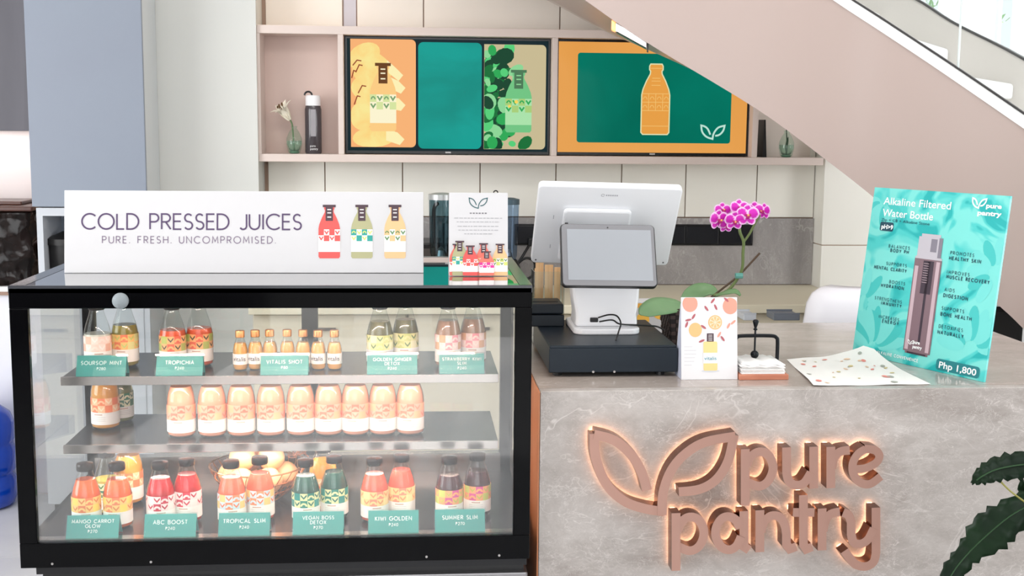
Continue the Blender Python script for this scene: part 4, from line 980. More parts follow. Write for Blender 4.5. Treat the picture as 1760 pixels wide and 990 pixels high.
# small shot bottles
SR = .0185
sg = shared('shot_glass', G().lathe([(.015, 0), (.018, .003), (SR, .008), (SR, .052), (.016, .064), (.0105, .078), (.0095, .086)], 22, cap1=False), M_bg_)
jm = mat('juice_shot', (240, 176, 92), .2, coat=.2); sj = shared('shot_juice', G().lathe([(.0145, .003), (.0175, .008), (.0175, .052), (.0152, .063), (.013, .069)], 22), jm)
sc_ = shared('shot_cap', G().lathe([(.0105, .083), (.0115, .084), (.0115, .098), (.0108, .1)], 22), mat('gold_cap', (226, 160, 104), .3, .5))
sl = label_mesh('shot_label', SR + .0003, .016, .043, mat('shot_paper', (248, 244, 236), .5), 22)
M_ink = mat('dark_ink', (40, 50, 60), .6)
tt = typed('lettering', 'vitalis', .0155, M_ink, None, 0, .025, 0, 'CENTER', .0002, width=.034, bend=SR + .0006); stx = tt.data; bpy.data.objects.remove(tt)
for k, (px, y) in enumerate(((413, 3.058), (439, 3.064), (464, 3.07), (494, 3.07), (521, 3.066), (547, 3.06), (575, 3.058))):
    b = thing('shot_bottle', 'small gold capped amber shot bottle on the top shelf, %s from the left' % (['first', 'second', 'third', 'fourth', 'fifth', 'sixth', 'seventh'][k]), 'bottle', (atY(px, 605, y).x, y, S1), 'small shot bottles'); b.rotation_euler.z = random.uniform(-.25, .25)
    for nm, me in (('glass', sg), ('juice', sj), ('cap', sc_), ('paper_label', sl), ('lettering', stx)): link(bpy.data.objects.new(nm, me), b)

# ================================================================== things on the case top
M_card = mat('white_card', (208, 207, 209), .5)
ink_p = mat('purple_ink', (82, 62, 98), .5); ink_l = mat('light_purple_ink', (128, 112, 134), .5)
A = Vector((-.834, 2.985, CZ1 + .0008)); B = Vector((.025, 2.985, CZ1 + .0008))
bd = Board(A, B, atY(113, 327, 3.012)); BW, BH = bd.w, bd.h
bn = thing('banner_sign', 'long white banner sign reading COLD PRESSED JUICES on the display case', 'sign', mtx=bd.m)
make('face', G().box(0, BW, 0, .004, 0, BH), M_card, bn, bevel=.001)
bf = make('rear_panel', G().box(0, BW, 0, .003, 0, BH * .985), M_card, bn); bf.location = (0, .075, 0); bf.rotation_euler.x = .34
def line_between(board, s, px0, px1, ptop, pbot, m, parent, wd, name='lettering'):
    u0, _ = board.uv(px0, (ptop + pbot) / 2); u1, _ = board.uv(px1, (ptop + pbot) / 2); v1 = board.uv((px0 + px1) / 2, ptop)[1]; v0 = board.uv((px0 + px1) / 2, pbot)[1]
    return sans(name, s, v1 - v0, m, parent, u0, v0, -.0006, wd, width=u1 - u0, words=True)
line_between(bd, 'COLD PRESSED JUICES', 141, 518, 368, 394, ink_p, bn, .11)
line_between(bd, 'PURE. FRESH. UNCOMPROMISED.', 176, 474, 406.5, 418, ink_l, bn, .13)
pw = mat('print_white_label', (252, 248, 246), .5); capi = mat('print_cap', (74, 52, 62), .5)
cols = {'red': (228, 88, 84), 'olive': (176, 174, 132), 'peach': (248, 194, 142), 'rose': (238, 120, 104)}
pm = {k: mat('print_' + k, v, .5) for k, v in cols.items()}
pt_ = mat('print_teal', (44, 160, 150), .5); py_ = mat('print_lime', (214, 220, 120), .5); pk = mat('print_pink', (222, 50, 150), .5); pg_ = mat('print_green', (96, 140, 90), .5)
for px, j, a, b in ((566, pm['red'], pm['red'], pm['red']), (622, pm['olive'], pt_, py_), (679, pm['peach'], pm['peach'], pg_)):
    u, v0 = bd.uv(px, 444); v1 = bd.uv(px, 352)[1]
    draw_bottle(bn, u, v0, .052, v1 - v0, j, a, b, capi, pw)
# small folded menu card
cA = Vector((.086, 2.925, CZ1 + .0008)); cB = Vector((.228, 2.925, CZ1 + .0008))
cd_ = Board(cA, cB, atY(775, 331, 2.95))
M_card2 = mat('bright_white_card', (232, 231, 233), .5)
mc = thing('menu_card', 'small white folded menu card with leaf emblem beside the banner', 'menu card', mtx=cd_.m)
make('face', G().box(0, cd_.w, 0, .002, 0, cd_.h), M_card, mc); r_ = make('rear_panel', G().box(0, cd_.w, 0, .002, 0, cd_.h), M_card, mc); r_.location = (0, .062, 0); r_.rotation_euler.x = .30
leafmark('leaf_emblem', *cd_.uv(822, 358), .044, mat('deep_teal_ink', (24, 84, 90), .5), mc, st=.05)
gi = mat('pale_grey_ink', (168, 168, 172), .6)
u, v = cd_.uv(822, 366.5); g = G()
for k in range(6): g.ribbon([(u - .0205 + k * .0072, v), (u - .0205 + k * .0072 + .0048, v)], .0026, -.0006)
make('small_print', g, mat('grey_ink', (120, 118, 124), .6), mc, recalc=False)
for k, (py, hw) in enumerate(((375, .058), (381.5, .052), (389, .05), (395.5, .048), (402, .034))):
    u, v = cd_.uv(822, py); rnd = random.Random(k); g = G(); x = u - hw
    while x < u + hw:
        l_ = rnd.uniform(.004, .011); g.ribbon([(x, v), (min(x + l_, u + hw), v)], .0017, -.0005); x += l_ + .002
    make('small_print', g, gi, mc, recalc=False)
for k, (px, py1, py0, j, a, b, hh) in enumerate(((775, 419, 478, pm['rose'], pm['rose'], pm['red'], .03), (864, 419, 478, pm['peach'], py_, pg_, .03), (831, 418, 478, pm['rose'], pm['peach'], pm['red'], 0), (790, 414, 474, pm['olive'], pt_, py_, 0), (808, 422, 476, pm['red'], pm['red'], pm['red'], 0), (836, 432, 478, pm['rose'], pk, pk, 0))):
    u, v1 = cd_.uv(px, py1); v0 = .0005
    hb = v1 - v0; draw_bottle(mc, min(max(u, .019), cd_.w - .019), v0, .036, hb, j, a, b, capi, pw, -.0004 - .0015 * k, .00025)
# ================================================================== stone counter
CT = 1.003; CR = 1.79
M_stone = marble('taupe_marble', (146, 137, 131), (200, 194, 190), (228, 223, 219), 4.2, .35, .6, 1.5, 1, streak=(.75, 1, 1.3))
ct = thing('stone_counter', 'taupe veined stone service counter with lit sign', 'counter', (1.25, 3.28, 0))
make('front_panel', G().box(.298, CR, 2.80, 2.83, 0, CT - .0), M_stone, ct, world=True, bevel=.002)
make('top_slab', G().box(.298, CR, 2.8305, 3.783, CT - .03, CT), marble('taupe_marble_polished', (156, 145, 138), (188, 178, 170), (214, 206, 200), 4.2, .12, .4, 1.2, 1, streak=(.7, 1.3, 1)), ct, world=True)
make('side_panel', G().box(.294, .297, 2.801, 3.78, 0, CT - .004), M_wood, ct, world=True)
make('body', G().box(.298, CR, 2.8305, 3.74, .08, CT - .031), mat('counter_core', (120, 112, 106), .6), ct, world=True)
make('plinth', G().box(.32, CR - .02, 2.84, 3.72, 0, .08), M_black, ct, world=True)

# ================================================================== halo-lit lettering
LY0, LY1 = 2.748, 2.789                        # front and back of the metal letters, 1 cm off the stone
M_cop = mat('rose_copper', (184, 144, 130), .38, .5, spec=.5)
M_ret = mat('copper_return_shaded', (120, 78, 58), .22, 1)  # polished letter sides, their shade under front lighting put into the colour
M_halo = mat('halo_led', (255, 214, 184), .5, emit=(255, 196, 152), es=6.0)
sg_ = thing('lit_sign', 'rose copper halo lit sign with leaf emblem reading pure pantry on the counter', 'sign', (atY(1260, 860, 2.76).x, 2.78, .72))
sg_['label'] = 'rose copper halo lit lettering with two leaf emblem on the stone counter front'
def letter(name, strokes, wd):
    k = LY0 / FPX; g = G(); gh = G()
    for q_, s_ in enumerate(strokes):
        pts = [(p.x, p.z) for p in (atY(x, y, LY0) for x, y in s_)]
        gl = sg_.location; pts = [(x - gl.x, z - gl.z) for x, z in pts]
        e_ = .0006 * q_ + .0003 * (len(g.v) % 5)
        gg_ = G().ribbon(pts, wd * k * 1.02, LY0 + e_ - gl.y, LY1 - e_ - gl.y); g.add(gg_.v, gg_.f); gh.ribbon(pts, wd * k * .5, LY1 + .001 - gl.y, LY1 + .003 + e_ * .3 - gl.y)
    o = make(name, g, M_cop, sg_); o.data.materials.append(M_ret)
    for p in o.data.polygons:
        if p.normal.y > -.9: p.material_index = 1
    make('halo_strip', gh, M_halo, o)
def S(*pts, sub=5): return [(p.x, p.y) for p in spline([(x, y, 0) for x, y in pts], sub)]
W = 16
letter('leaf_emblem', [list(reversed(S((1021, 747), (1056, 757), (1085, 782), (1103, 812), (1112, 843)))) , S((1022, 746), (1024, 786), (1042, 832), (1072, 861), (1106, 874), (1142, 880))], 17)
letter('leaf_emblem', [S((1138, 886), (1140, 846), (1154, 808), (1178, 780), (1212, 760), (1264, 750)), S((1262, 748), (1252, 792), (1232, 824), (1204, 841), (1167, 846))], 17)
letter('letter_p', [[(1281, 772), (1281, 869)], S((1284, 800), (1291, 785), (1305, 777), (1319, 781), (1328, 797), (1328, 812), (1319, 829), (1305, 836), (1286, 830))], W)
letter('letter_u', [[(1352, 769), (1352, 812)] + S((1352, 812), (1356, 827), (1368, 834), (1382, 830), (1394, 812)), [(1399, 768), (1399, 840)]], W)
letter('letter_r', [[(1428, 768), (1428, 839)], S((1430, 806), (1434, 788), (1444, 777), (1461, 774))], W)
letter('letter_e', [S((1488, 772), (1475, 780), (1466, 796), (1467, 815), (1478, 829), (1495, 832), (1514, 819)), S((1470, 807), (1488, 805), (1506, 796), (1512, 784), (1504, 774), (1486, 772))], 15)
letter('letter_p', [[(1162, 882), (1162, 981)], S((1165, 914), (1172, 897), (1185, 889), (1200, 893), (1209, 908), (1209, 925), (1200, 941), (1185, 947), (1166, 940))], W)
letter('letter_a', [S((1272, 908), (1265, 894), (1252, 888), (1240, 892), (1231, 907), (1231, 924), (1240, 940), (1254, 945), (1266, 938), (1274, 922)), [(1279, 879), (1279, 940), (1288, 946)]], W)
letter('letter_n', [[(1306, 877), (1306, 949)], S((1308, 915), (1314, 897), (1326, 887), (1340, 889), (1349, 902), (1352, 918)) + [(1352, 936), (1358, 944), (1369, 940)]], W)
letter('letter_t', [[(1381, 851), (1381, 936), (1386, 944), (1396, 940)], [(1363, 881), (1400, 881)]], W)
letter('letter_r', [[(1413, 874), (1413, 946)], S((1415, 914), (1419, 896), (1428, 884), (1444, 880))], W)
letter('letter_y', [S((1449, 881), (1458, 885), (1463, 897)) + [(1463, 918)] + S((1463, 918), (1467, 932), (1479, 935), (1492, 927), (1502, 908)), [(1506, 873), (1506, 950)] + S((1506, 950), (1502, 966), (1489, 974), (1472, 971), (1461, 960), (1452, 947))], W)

# ================================================================== till
DH = CT + .0785
dw = thing('cash_drawer', 'black metal cash drawer under the white till', 'cash drawer', (.496, 3.16, CT))
M_dr = mat('drawer_black', (26, 36, 46), .4, spec=.3)
for x in (.36, .62):
    for y in (2.99, 3.33): make('foot', G().lathe([(.012, 0), (.012, .01)], 12), M_black, dw, loc=(x - .496, y - 3.16, 0))
make('body', G().box(.336, .656, 2.962, 3.37, CT + .010, DH), M_dr, dw, world=True, bevel=.004)
make('drawer_front', G().box(.3345, .6575, 2.955, 2.962, CT + .012, DH - .006), M_dr, dw, world=True, bevel=.002)
make('screw', G().tube([(.445, 2.953, CT + .014), (.445, 2.956, CT + .014)], .003, 8), M_steel, dw, world=True)
make('key_slot', G().tube([(.498, 2.953, CT + .014), (.498, 2.956, CT + .014)], .003, 8), M_steel, dw, world=True)
M_pos = mat('till_white', (240, 241, 244), .38); M_pos2 = mat('till_white_soft', (228, 230, 236), .45)
ps = thing('till_terminal', 'white till terminal with rear facing screen and small customer display', 'till', (.505, 3.2, DH))
# base plate, neck
make('base_plate', G().prismz([(p[0] - 0, p[1]) for p in rrect(.418, .594, 3.115, 3.33, .03)], DH, DH + .016), M_pos, ps, world=True, bevel=.004)
nk = []; fs = []
prof = [(3.150, DH + .016, .083, .11), (3.155, DH + .05, .082, .09), (3.165, DH + .09, .088, .07), (3.175, DH + .14, .092, .06), (3.185, DH + .20, .092, .06), (3.20, DH + .27, .088, .06)]
for y, z, hw, dp in prof: nk += [(.508 - hw, y, z), (.508 + hw, y, z), (.508 + hw, y + dp, z), (.508 - hw, y + dp, z)]
for i in range(len(prof) - 1):
    for j in range(4): fs.append((4 * i + j, 4 * i + (j + 1) % 4, 4 * i + 4 + (j + 1) % 4, 4 * i + 4 + j))
fs += [(3, 2, 1, 0), tuple(range(4 * len(prof) - 4, 4 * len(prof)))]
make('neck', G().add(nk, fs), M_pos, ps, world=True, bevel=.008)
mo = Board(atY(915, 452, 3.27), atY(1146, 457, 3.27), atY(918, 318, 3.12))
mwid = (atY(1162, 322, 3.12) - atY(918, 318, 3.12)).length
def on_board(name, g, m, bd_, parent, **k):
    o = make(name, g, m, parent, **k); o.matrix_parent_inverse = Matrix(); o.matrix_basis = Matrix.Translation(-parent.location) @ bd_.m; return o
bw2 = (mo.w + mwid) / 2
on_board('monitor_shell', G().prism(rrect(-.004, bw2 + .002, 0, mo.h, .012), 0, .022), M_pos, mo, ps, bevel=.004)
on_board('monitor_screen', G().prism(rrect(.004, bw2 - .006, .008, mo.h - .008, .006), .022, .0235), mat('screen_off', (12, 14, 16), .1), mo, ps)
on_board('rear_cover', G().prism(rrect(.066, .245, .02, mo.h - .068, .012), -.014, .0), M_pos, mo, ps, bevel=.006)
gl_ = G()
for u_ in (.008, bw2 - .012): gl_.tube([(u_, -.001, .012), (u_, .001, .012)], .0025, 8)
on_board('screw', gl_, mat('screw_grey', (120, 120, 124), .4, .5), mo, ps)
gv = G()
for v_ in (.055, .155): gv.box(.042, .0432, -.0006, .001, v_, v_ + .012)
on_board('vent_slot', gv, mat('slot_grey', (140, 142, 148), .5), mo, ps)
gl_ = G().ribbon(arc(.164, mo.h - .027, .004, .004, 0, 330, 14), .0015, -.0005)
on_board('badge', gl_, mat('badge_pale', (176, 176, 182), .5), mo, ps, recalc=False)
gd = G()
for k in range(6): gd.box(.172 + k * .0055, .1755 + k * .0055, -.0006, .0004, mo.h - .029, mo.h - .025)
on_board('badge', gd, mat('badge_pale', (176, 176, 182), .5), mo, ps)
td = Board(atY(968, 490, 3.03), atY(1129, 492, 3.03), atY(966, 385, 3.105))
M_tb = mat('tablet_bezel', (128, 128, 132), .25)
on_board('display_body', G().prism(rrect(-.003, td.w + .003, -.002, td.h + .002, .012), .0015, .018), mat('tablet_edge', (26, 26, 28), .3), td, ps, bevel=.002)
on_board('display_bezel', G().prism(rrect(0, td.w, 0, td.h, .010), 0, .0015), M_tb, td, ps)
a_ = td.uv(977, 481); b_ = td.uv(1118, 396)
on_board('display_screen', G().prism([(a_[0], a_[1]), (b_[0], a_[1]), (b_[0], b_[1]), (a_[0], b_[1])], -.0008, 0), mat('screen_grey', (150, 154, 160), .15, emit=(176, 182, 188), es=.06), td, ps)
on_board('display_arm', G().box(.07, .17, .018, .10, .03, .12), M_pos2, td, ps, bevel=.005)
on_board('camera_dot', G().tube([(td.w / 2, -.001, td.h - .008), (td.w / 2, .0, td.h - .008)], .002, 8), M_black, td, ps)
on_board('power_button', G().box(.010, .018, .004, .010, td.h + .002, td.h + .006), M_black, td, ps)
cw = thing('usb_cable', 'thin black cable hanging over the till base', 'cable', (.5, 3.12, DH))
def cpt(px, py, y): p = atY(px, py, y); return (p.x - .5, p.y - 3.12, p.z - DH)
make('wire', G().tube(spline([cpt(1028, 546, 3.135), cpt(1046, 541, 3.125), cpt(1060, 543, 3.11), cpt(1067, 555, 3.09), cpt(1064, 568, 3.07), cpt(1058, 586, 3.03)], 6), .0022, 6), M_black, cw, smooth=True)
make('wire', G().tube(spline([cpt(1030, 553, 3.13), cpt(1052, 550, 3.12), cpt(1066, 557, 3.115), cpt(1100, 559, 3.16), cpt(1128, 561, 3.2), cpt(1142, 568, 3.2)], 6), .0022, 6), M_black, cw, smooth=True)
make('connector', G().box(*[v for p in ((cpt(1024, 0, 3.13)[0], cpt(1038, 0, 3.13)[0]), (.004, .014), (cpt(0, 557, 3.13)[2], cpt(0, 549, 3.13)[2])) for v in p]), M_black, cw, bevel=.002)

pb = thing('receipt_printer', 'low black receipt printer at the left of the till', 'printer', (.36, 3.26, DH))
M_pr = mat('printer_black', (20, 28, 36), .4, spec=.3)
make('lower_body', G().box(-.047, .048, -.01, .11, 0, .032), M_pr, pb, bevel=.003)
make('lid', G().box(-.047, .046, -.008, .11, .034, .062), M_pr, pb, bevel=.004)
make('paper_slot', G().box(-.035, .035, .03, .045, .062, .064), mat('slot_dark', (10, 10, 12), .5), pb)
cy_ = 3.46
pbx = atY(941, 490, cy_).x
cup = thing('utensil_box', 'clear acrylic box of wooden stirrers behind the till', 'box', (pbx, cy_, CT))
hz = atY(940, 452, cy_).z - CT
make('acrylic_wall', G().box(-.044, .044, -.044, -.041, 0, hz - .02).box(-.044, .044, .041, .044, 0, hz - .02).box(-.044, -.041, -.041, .041, 0, hz - .02).box(.041, .044, -.041, .041, 0, hz - .02), M_acr, cup)
make('tray', G().box(-.041, .041, -.041, .041, 0, .01), mat('acrylic_floor', (220, 210, 200), .3), cup)
rnd = random.Random(9)
for k, (x, y) in enumerate([(-.03, -.02), (-.018, .01), (-.004, -.022), (.01, .012), (.024, -.016), (.032, .018), (-.028, .026)]):
    s_ = tag(make('wooden_stirrer', G().box(-.007, .007, -.002, .002, 0, hz - .005 - k * .004), mottle('pale_wood', (224, 186, 140), (206, 160, 112), 12, .6, stretch=(4, 4, .3)), None, loc=(pbx + x, cy_ + y, CT + .0105), bevel=.001), 'flat wooden stirrer standing in the clear acrylic box', 'stirrer', 'wooden stirrers in the acrylic box')

# ================================================================== orchid
M_pot = mottle('woven_dark', (34, 24, 24), (78, 62, 58), 60, .5, stretch=(1, 1, .4))
ox, oy = atY(1186, 560, 3.28).x, 3.30
oc_ = thing('orchid', 'magenta and white orchid in a dark woven pot behind the citrus card', 'orchid', (ox, oy, CT))
PH = atY(1150, 534, 3.24).z - CT
g = G(); hb, ht_ = .056, .068
pot = make('pot', G().add([(-hb, -hb, 0), (hb, -hb, 0), (hb, hb, 0), (-hb, hb, 0), (-ht_, -ht_, PH), (ht_, -ht_, PH), (ht_, ht_, PH), (-ht_, ht_, PH)], [(3, 2, 1, 0), (4, 5, 6, 7), (0, 1, 5, 4), (1, 2, 6, 5), (2, 3, 7, 6), (3, 0, 4, 7)]), mat('pot_core', (24, 18, 18), .6), oc_)
rows, ncol = 11, 9
gw = G(); gw2 = G()
for f_ in range(4):
    for j in range(rows):
        for i in range(ncol):
            z0 = PH * j / rows; z1 = PH * (j + .86) / rows; s0 = hb + (ht_ - hb) * j / rows
            w_ = 2 * s0 / ncol; x0 = -s0 + i * w_; out = .0035 if (i + j) % 2 else .0015
            q = [(x0, -s0 - out, z0), (x0 + w_ * .9, -s0 - out, z0), (x0 + w_ * .9, -s0 - out - .0004, z1), (x0, -s0 - out - .0004, z1), (x0, -s0 + .002, z0), (x0 + w_ * .9, -s0 + .002, z0), (x0 + w_ * .9, -s0 + .002, z1), (x0, -s0 + .002, z1)]
            c, s_ = (1, 0, -1, 0)[f_], (0, 1, 0, -1)[f_]
            q = [(x * c - y * s_, x * s_ + y * c, z) for x, y, z in q]
            (gw if (i + j) % 2 else gw2).add(q, [(0, 1, 2, 3), (0, 4, 5, 1), (1, 5, 6, 2), (2, 6, 7, 3), (3, 7, 4, 0)])
o = make('weave', gw, mat('weave_brown', (72, 58, 56), .55), pot); o['kind'] = 'stuff'; o = make('weave', gw2, mat('weave_black', (34, 27, 28), .6), pot); o['kind'] = 'stuff'
make('soil', G().box(-.06, .06, -.06, .06, PH, PH + .004), mat('bark_soil', (66, 48, 38), .9, bump=.6, bscale=120), oc_)
def op(px, py, y): p = atY(px, py, y); return Vector((p.x - ox, p.y - oy, p.z - CT))
M_st = mat('orchid_stem', (112, 128, 76), .5); M_stb = mat('orchid_stem_brown', (86, 66, 50), .6)
base = Vector((0, 0, PH))
make('flower_stem', G().tube(spline([op(1226, 508, 3.28), op(1250, 500, 3.27), op(1268, 478, 3.26), op(1276, 460, 3.25), op(1277, 435, 3.24), op(1278, 416, 3.23), op(1272, 400, 3.22), op(1270, 388, 3.22), op(1262, 372, 3.2)], 5), .0042, 8), M_st, oc_, smooth=True)
make('flower_stem', G().tube(spline([op(1278, 416, 3.23), op(1288, 402, 3.22), op(1297, 385, 3.21), op(1306, 370, 3.2)], 4), .0032, 7), M_st, oc_, smooth=True)
make('support_stick', G().tube([op(1224, 510, 3.285), op(1270, 474, 3.265), op(1306, 435, 3.25)], .003, 7), M_stb, oc_)
make('old_stem', G().tube(spline([op(1222, 511, 3.29), op(1245, 503, 3.275), op(1262, 488, 3.265), op(1272, 472, 3.26)], 4), .0035, 7), M_stb, oc_, smooth=True)
make('clip', G().tube([op(1264, 474, 3.25), op(1276, 474, 3.25)], .008, 10), mat('clip_teal', (96, 160, 150), .4), oc_)
M_lf = mottle('orchid_leaf', (124, 160, 112), (104, 142, 94), 5, .35)
def leaf(pts, wds, fold, m, parent, name='leaf', wav=0, jag=0):
    P_ = spline(pts, 5); wv = [v.x for v in spline([(a, 0, 0) for a in wds], 5)]; vs = []; fs = []
    for i, p in enumerate(P_):
        t = (P_[min(i + 1, len(P_) - 1)] - P_[max(i - 1, 0)]).normalized(); s_ = t.cross(fold).normalized(); n_ = s_.cross(t)
        for k in (-1, -.5, 0, .5, 1): vs.append(p + s_ * wv[i] * k * (1 + jag * math.sin(i * 2.6 + (1.7 if k > 0 else 0))) + n_ * abs(k) * wv[i] * .18 + n_ * wav * math.sin(i * 2.1 + k * 2) * abs(k))
    for i in range(len(P_) - 1):
        for k in range(4): a = i * 5 + k; fs.append((a, a + 1, a + 6, a + 5))
    o = make(name, G().add(vs, fs), m, parent, smooth=True); q = o.modifiers.new('thick', 'SOLIDIFY'); q.thickness = .0022; return o
upv = Vector((.1, -.75, .66))
leaf([op(1180, 530, 3.27), op(1160, 526, 3.25), op(1130, 528, 3.21), op(1108, 536, 3.17), op(1100, 540, 3.15)], [.008, .022, .029, .020, .003], upv, M_lf, oc_)
leaf([op(1232, 508, 3.29), op(1222, 500, 3.30), op(1204, 500, 3.31), op(1186, 505, 3.30), op(1172, 513, 3.28)], [.006, .018, .024, .018, .004], upv, M_lf, oc_)
leaf([op(1230, 508, 3.27), op(1248, 503, 3.25), op(1264, 501, 3.24), op(1273, 508, 3.235)], [.006, .012, .011, .003], Vector((0, -.4, .9)), M_lf, oc_)
leaf([op(1190, 530, 3.30), op(1178, 535, 3.34), op(1160, 540, 3.38)], [.008, .02, .004], upv, M_lf, oc_)
# flowers: petals with white margins
def petal_mat():
    m = mat('orchid_petal', (214, 30, 190), .5); nt, u, v = uvnodes(m)
    r = ((u - .5) * (u - .5) * 4 + (v - .5) * (v - .5) * 4).sq()
    n = nt.nodes.new('ShaderNodeTexNoise'); n.inputs['Scale'].default_value = 9; nn_ = Nd(nt, n.outputs[0])
    f = ((r + (nn_ - .5) * .5 - .66) * 5).op('MAXIMUM', 0).op('MINIMUM', 1)
    c = cmix(nt, f, (204, 14, 176), (244, 196, 238)); nt.links.new(c, nt.nodes['Principled BSDF'].inputs['Base Color']); return m
M_pe = petal_mat(); M_lip = mat('orchid_lip', (176, 20, 110), .5); M_lipy = mat('orchid_throat', (236, 190, 90), .5)
def petal_mesh(ln, wd):
    me = bpy.data.meshes.new('petal'); vs = [(0, 0, 0)]; n = 18; uvs = [(.5, .5)]
    vs = []; uvs = []; rings = 4; fs = []
    for j in range(rings + 1):
        for k in range(n):
            a = 2 * PI * k / n; rr = j / rings; x = wd * rr * math.cos(a); z = ln / 2 + ln / 2 * rr * math.sin(a)
            vs.append((x, -.10 * ln * (z / ln) ** 2 + 1.2 * x * x / wd * .2, z)); uvs.append((.5 + .5 * rr * math.cos(a), .5 + .5 * rr * math.sin(a)))
    for j in range(rings):
        for k in range(n): fs.append((j * n + k, j * n + (k + 1) % n, (j + 1) * n + (k + 1) % n, (j + 1) * n + k))
    me.from_pydata(vs, [], fs); uv = me.uv_layers.new(name='UVMap')
    for p in me.polygons:
        p.use_smooth = True
        for li in p.loop_indices: uv.data[li].uv = uvs[me.loops[li].vertex_index]
    me.materials.append(M_pe); return me
PM_w = petal_mesh(.030, .0165); PM_n = petal_mesh(.028, .0115)
lipm = shared('lip', G().ball((0, -.006, -.003), .0058, 10, 7).ball((-.005, -.006, .001), .0035, 8, 6).ball((.005, -.006, .001), .0035, 8, 6), M_lip)
thr = shared('throat', G().ball((0, -.011, .001), .0026, 8, 6), M_lipy)
for k, (px, py, y, yaw, pit, sc) in enumerate(((1236, 378, 3.185, .35, .1, 1.0), (1243, 362, 3.215, .1, -.3, .85), (1263, 380, 3.17, -.05, .25, .95), (1285, 370, 3.165, -.1, .0, 1.05), (1272, 358, 3.205, .15, -.25, .95), (1296, 362, 3.215, -.4, -.1, .9), (1312, 363, 3.2, -1.0, 0, .8), (1250, 388, 3.19, .2, .4, .8))):
    p = op(px, py, y)
    f = bpy.data.objects.new('flower', lipm); link(f, oc_); f.location = p; f.rotation_euler = (pit, 0, yaw); f.scale = (sc,) * 3
    link(bpy.data.objects.new('throat', thr), f)
    for (ang, me, oy_) in ((0, PM_n, .002), (math.radians(72), PM_w, 0), (math.radians(-72), PM_w, 0), (math.radians(142), PM_n, .002), (math.radians(-142), PM_n, .002)):
        q = bpy.data.objects.new('petal', me); link(q, f); q.rotation_euler = (-.12, ang, 0); q.location = (0, oy_, 0)

# citrus carton behind the till
cx_ = atY(1122, 540, 3.55)
ca = thing('fruit_carton', 'white carton printed with orange fruit behind the till', 'carton', (cx_.x, 3.58, CT))
ch = atY(1122, 519, 3.55).z - CT
make('box', G().box(-.05, .06, -.03, .05, 0, ch), M_card, ca, bevel=.002)
make('fruit_print', G().poly([(-.05, .085), (-.015, .085), (-.015, ch - .004), (-.05, ch - .004)], -.0306), mat('carton_orange', (244, 176, 80), .5), ca, recalc=False)
make('fruit_print', G().poly(ell(.022, .072, .022, .022), -.0306).poly(ell(-.03, .05, .02, .02), -.0306), mat('carton_yellow', (250, 196, 84), .5), ca, recalc=False)

# ================================================================== citrus tent card
va = Vector((.659, 2.915, CT + .0005)); vb = Vector((.800, 2.915, CT + .0005)); vb_ = Board(va, vb, atY(1170, 511, 2.945))
vt = thing('tent_card', 'white tent card with citrus artwork and amber bottle beside the cash drawer', 'tent card', mtx=vb_.m)
make('face', G().box(0, vb_.w, 0, .0015, 0, vb_.h), M_card2, vt)
r_ = make('rear_panel', G().box(0, vb_.w, 0, .0015, 0, vb_.h), M_card, vt); r_.location = (0, .085, .0); r_.rotation_euler.x = .40
make('fold_gusset', G().add([(.0005, .0015, .0), (.0005, .083, .0), (.0005, .003, vb_.h * .96), (.0015, .0015, .0), (.0015, .083, .0), (.0015, .003, vb_.h * .96)], [(0, 1, 2), (5, 4, 3), (0, 3, 4, 1), (1, 4, 5, 2), (2, 5, 3, 0)]), mat('gusset_blue', (206, 214, 236), .5), vt)
cor = mat('print_coral', (240, 160, 140), .6); ora = mat('print_orange', (246, 190, 130), .6); mar = mat('print_maroon', (180, 96, 104), .6); pal = mat('print_pale', (250, 222, 196), .6)
def vu(px, py): return vb_.uv(px, py)
def clampb(pts, b): return [(min(max(x, .0008), b.w - .0008), min(max(z, .001), b.h - .001)) for x, z in pts]
for (px, py, r, m) in ((1186, 522, .019, cor), (1255, 526, .019, cor), (1195, 567, .0165, ora)):
    u, v = vu(px, py); make('fruit_print', G().poly(clampb(ell(u, v, r, r * 1.08), vb_), -.0005), m, vt, recalc=False)
u, v = vu(1229, 554); make('slice_print', G().poly(ell(u, v, .0175, .018), -.0005), ora, vt, recalc=False); make('slice_print', G().poly(ell(u, v, .0145, .015), -.0008), pal, vt, recalc=False)
g = G()
for k in range(8):
    a = k * PI / 4; g.poly([(u + .002 * math.cos(a), v + .002 * math.sin(a)), (u + .0125 * math.cos(a - .28), v + .013 * math.sin(a - .28)), (u + .0135 * math.cos(a), v + .014 * math.sin(a)), (u + .0125 * math.cos(a + .28), v + .013 * math.sin(a + .28))], -.0011)
make('slice_print', g, ora, vt, recalc=False)
g = G(); g2 = G(); rnd = random.Random(4)
for (px, py, ro) in ((1225, 517, .9), (1214, 530, 2.2), (1230, 528, 2.0), (1192, 544, 1.0), (1180, 558, 1.2), (1209, 562, -.6), (1252, 560, 1.1), (1260, 554, .7), (1236, 575, 1.0), (1242, 582, 2.2), (1206, 586, .4), (1248, 515, 2.4), (1183, 550, .2)):
    u, v = vu(px, py); (g if rnd.random() < .65 else g2).poly(clampb(ell(u, v, .008, .0028, ro, 10), vb_), -.0009)
make('leaf_print', g, mar, vt, recalc=False); make('leaf_print', g2, cor, vt, recalc=False)
u, v0 = vu(1221, 637); u1, v1 = vu(1221, 573)
make('bottle_print', G().poly(rrect(u - .0175, u + .0175, v0, v0 + (v1 - v0) * .78, .004), -.0006), mat('print_amber', (248, 214, 146), .6), vt, recalc=False)
make('bottle_print', G().poly([(u - .0175, v0 + .018), (u + .0175, v0 + .018), (u + .0175, v0 + .044), (u - .0175, v0 + .044)], -.0009), pw, vt, recalc=False)
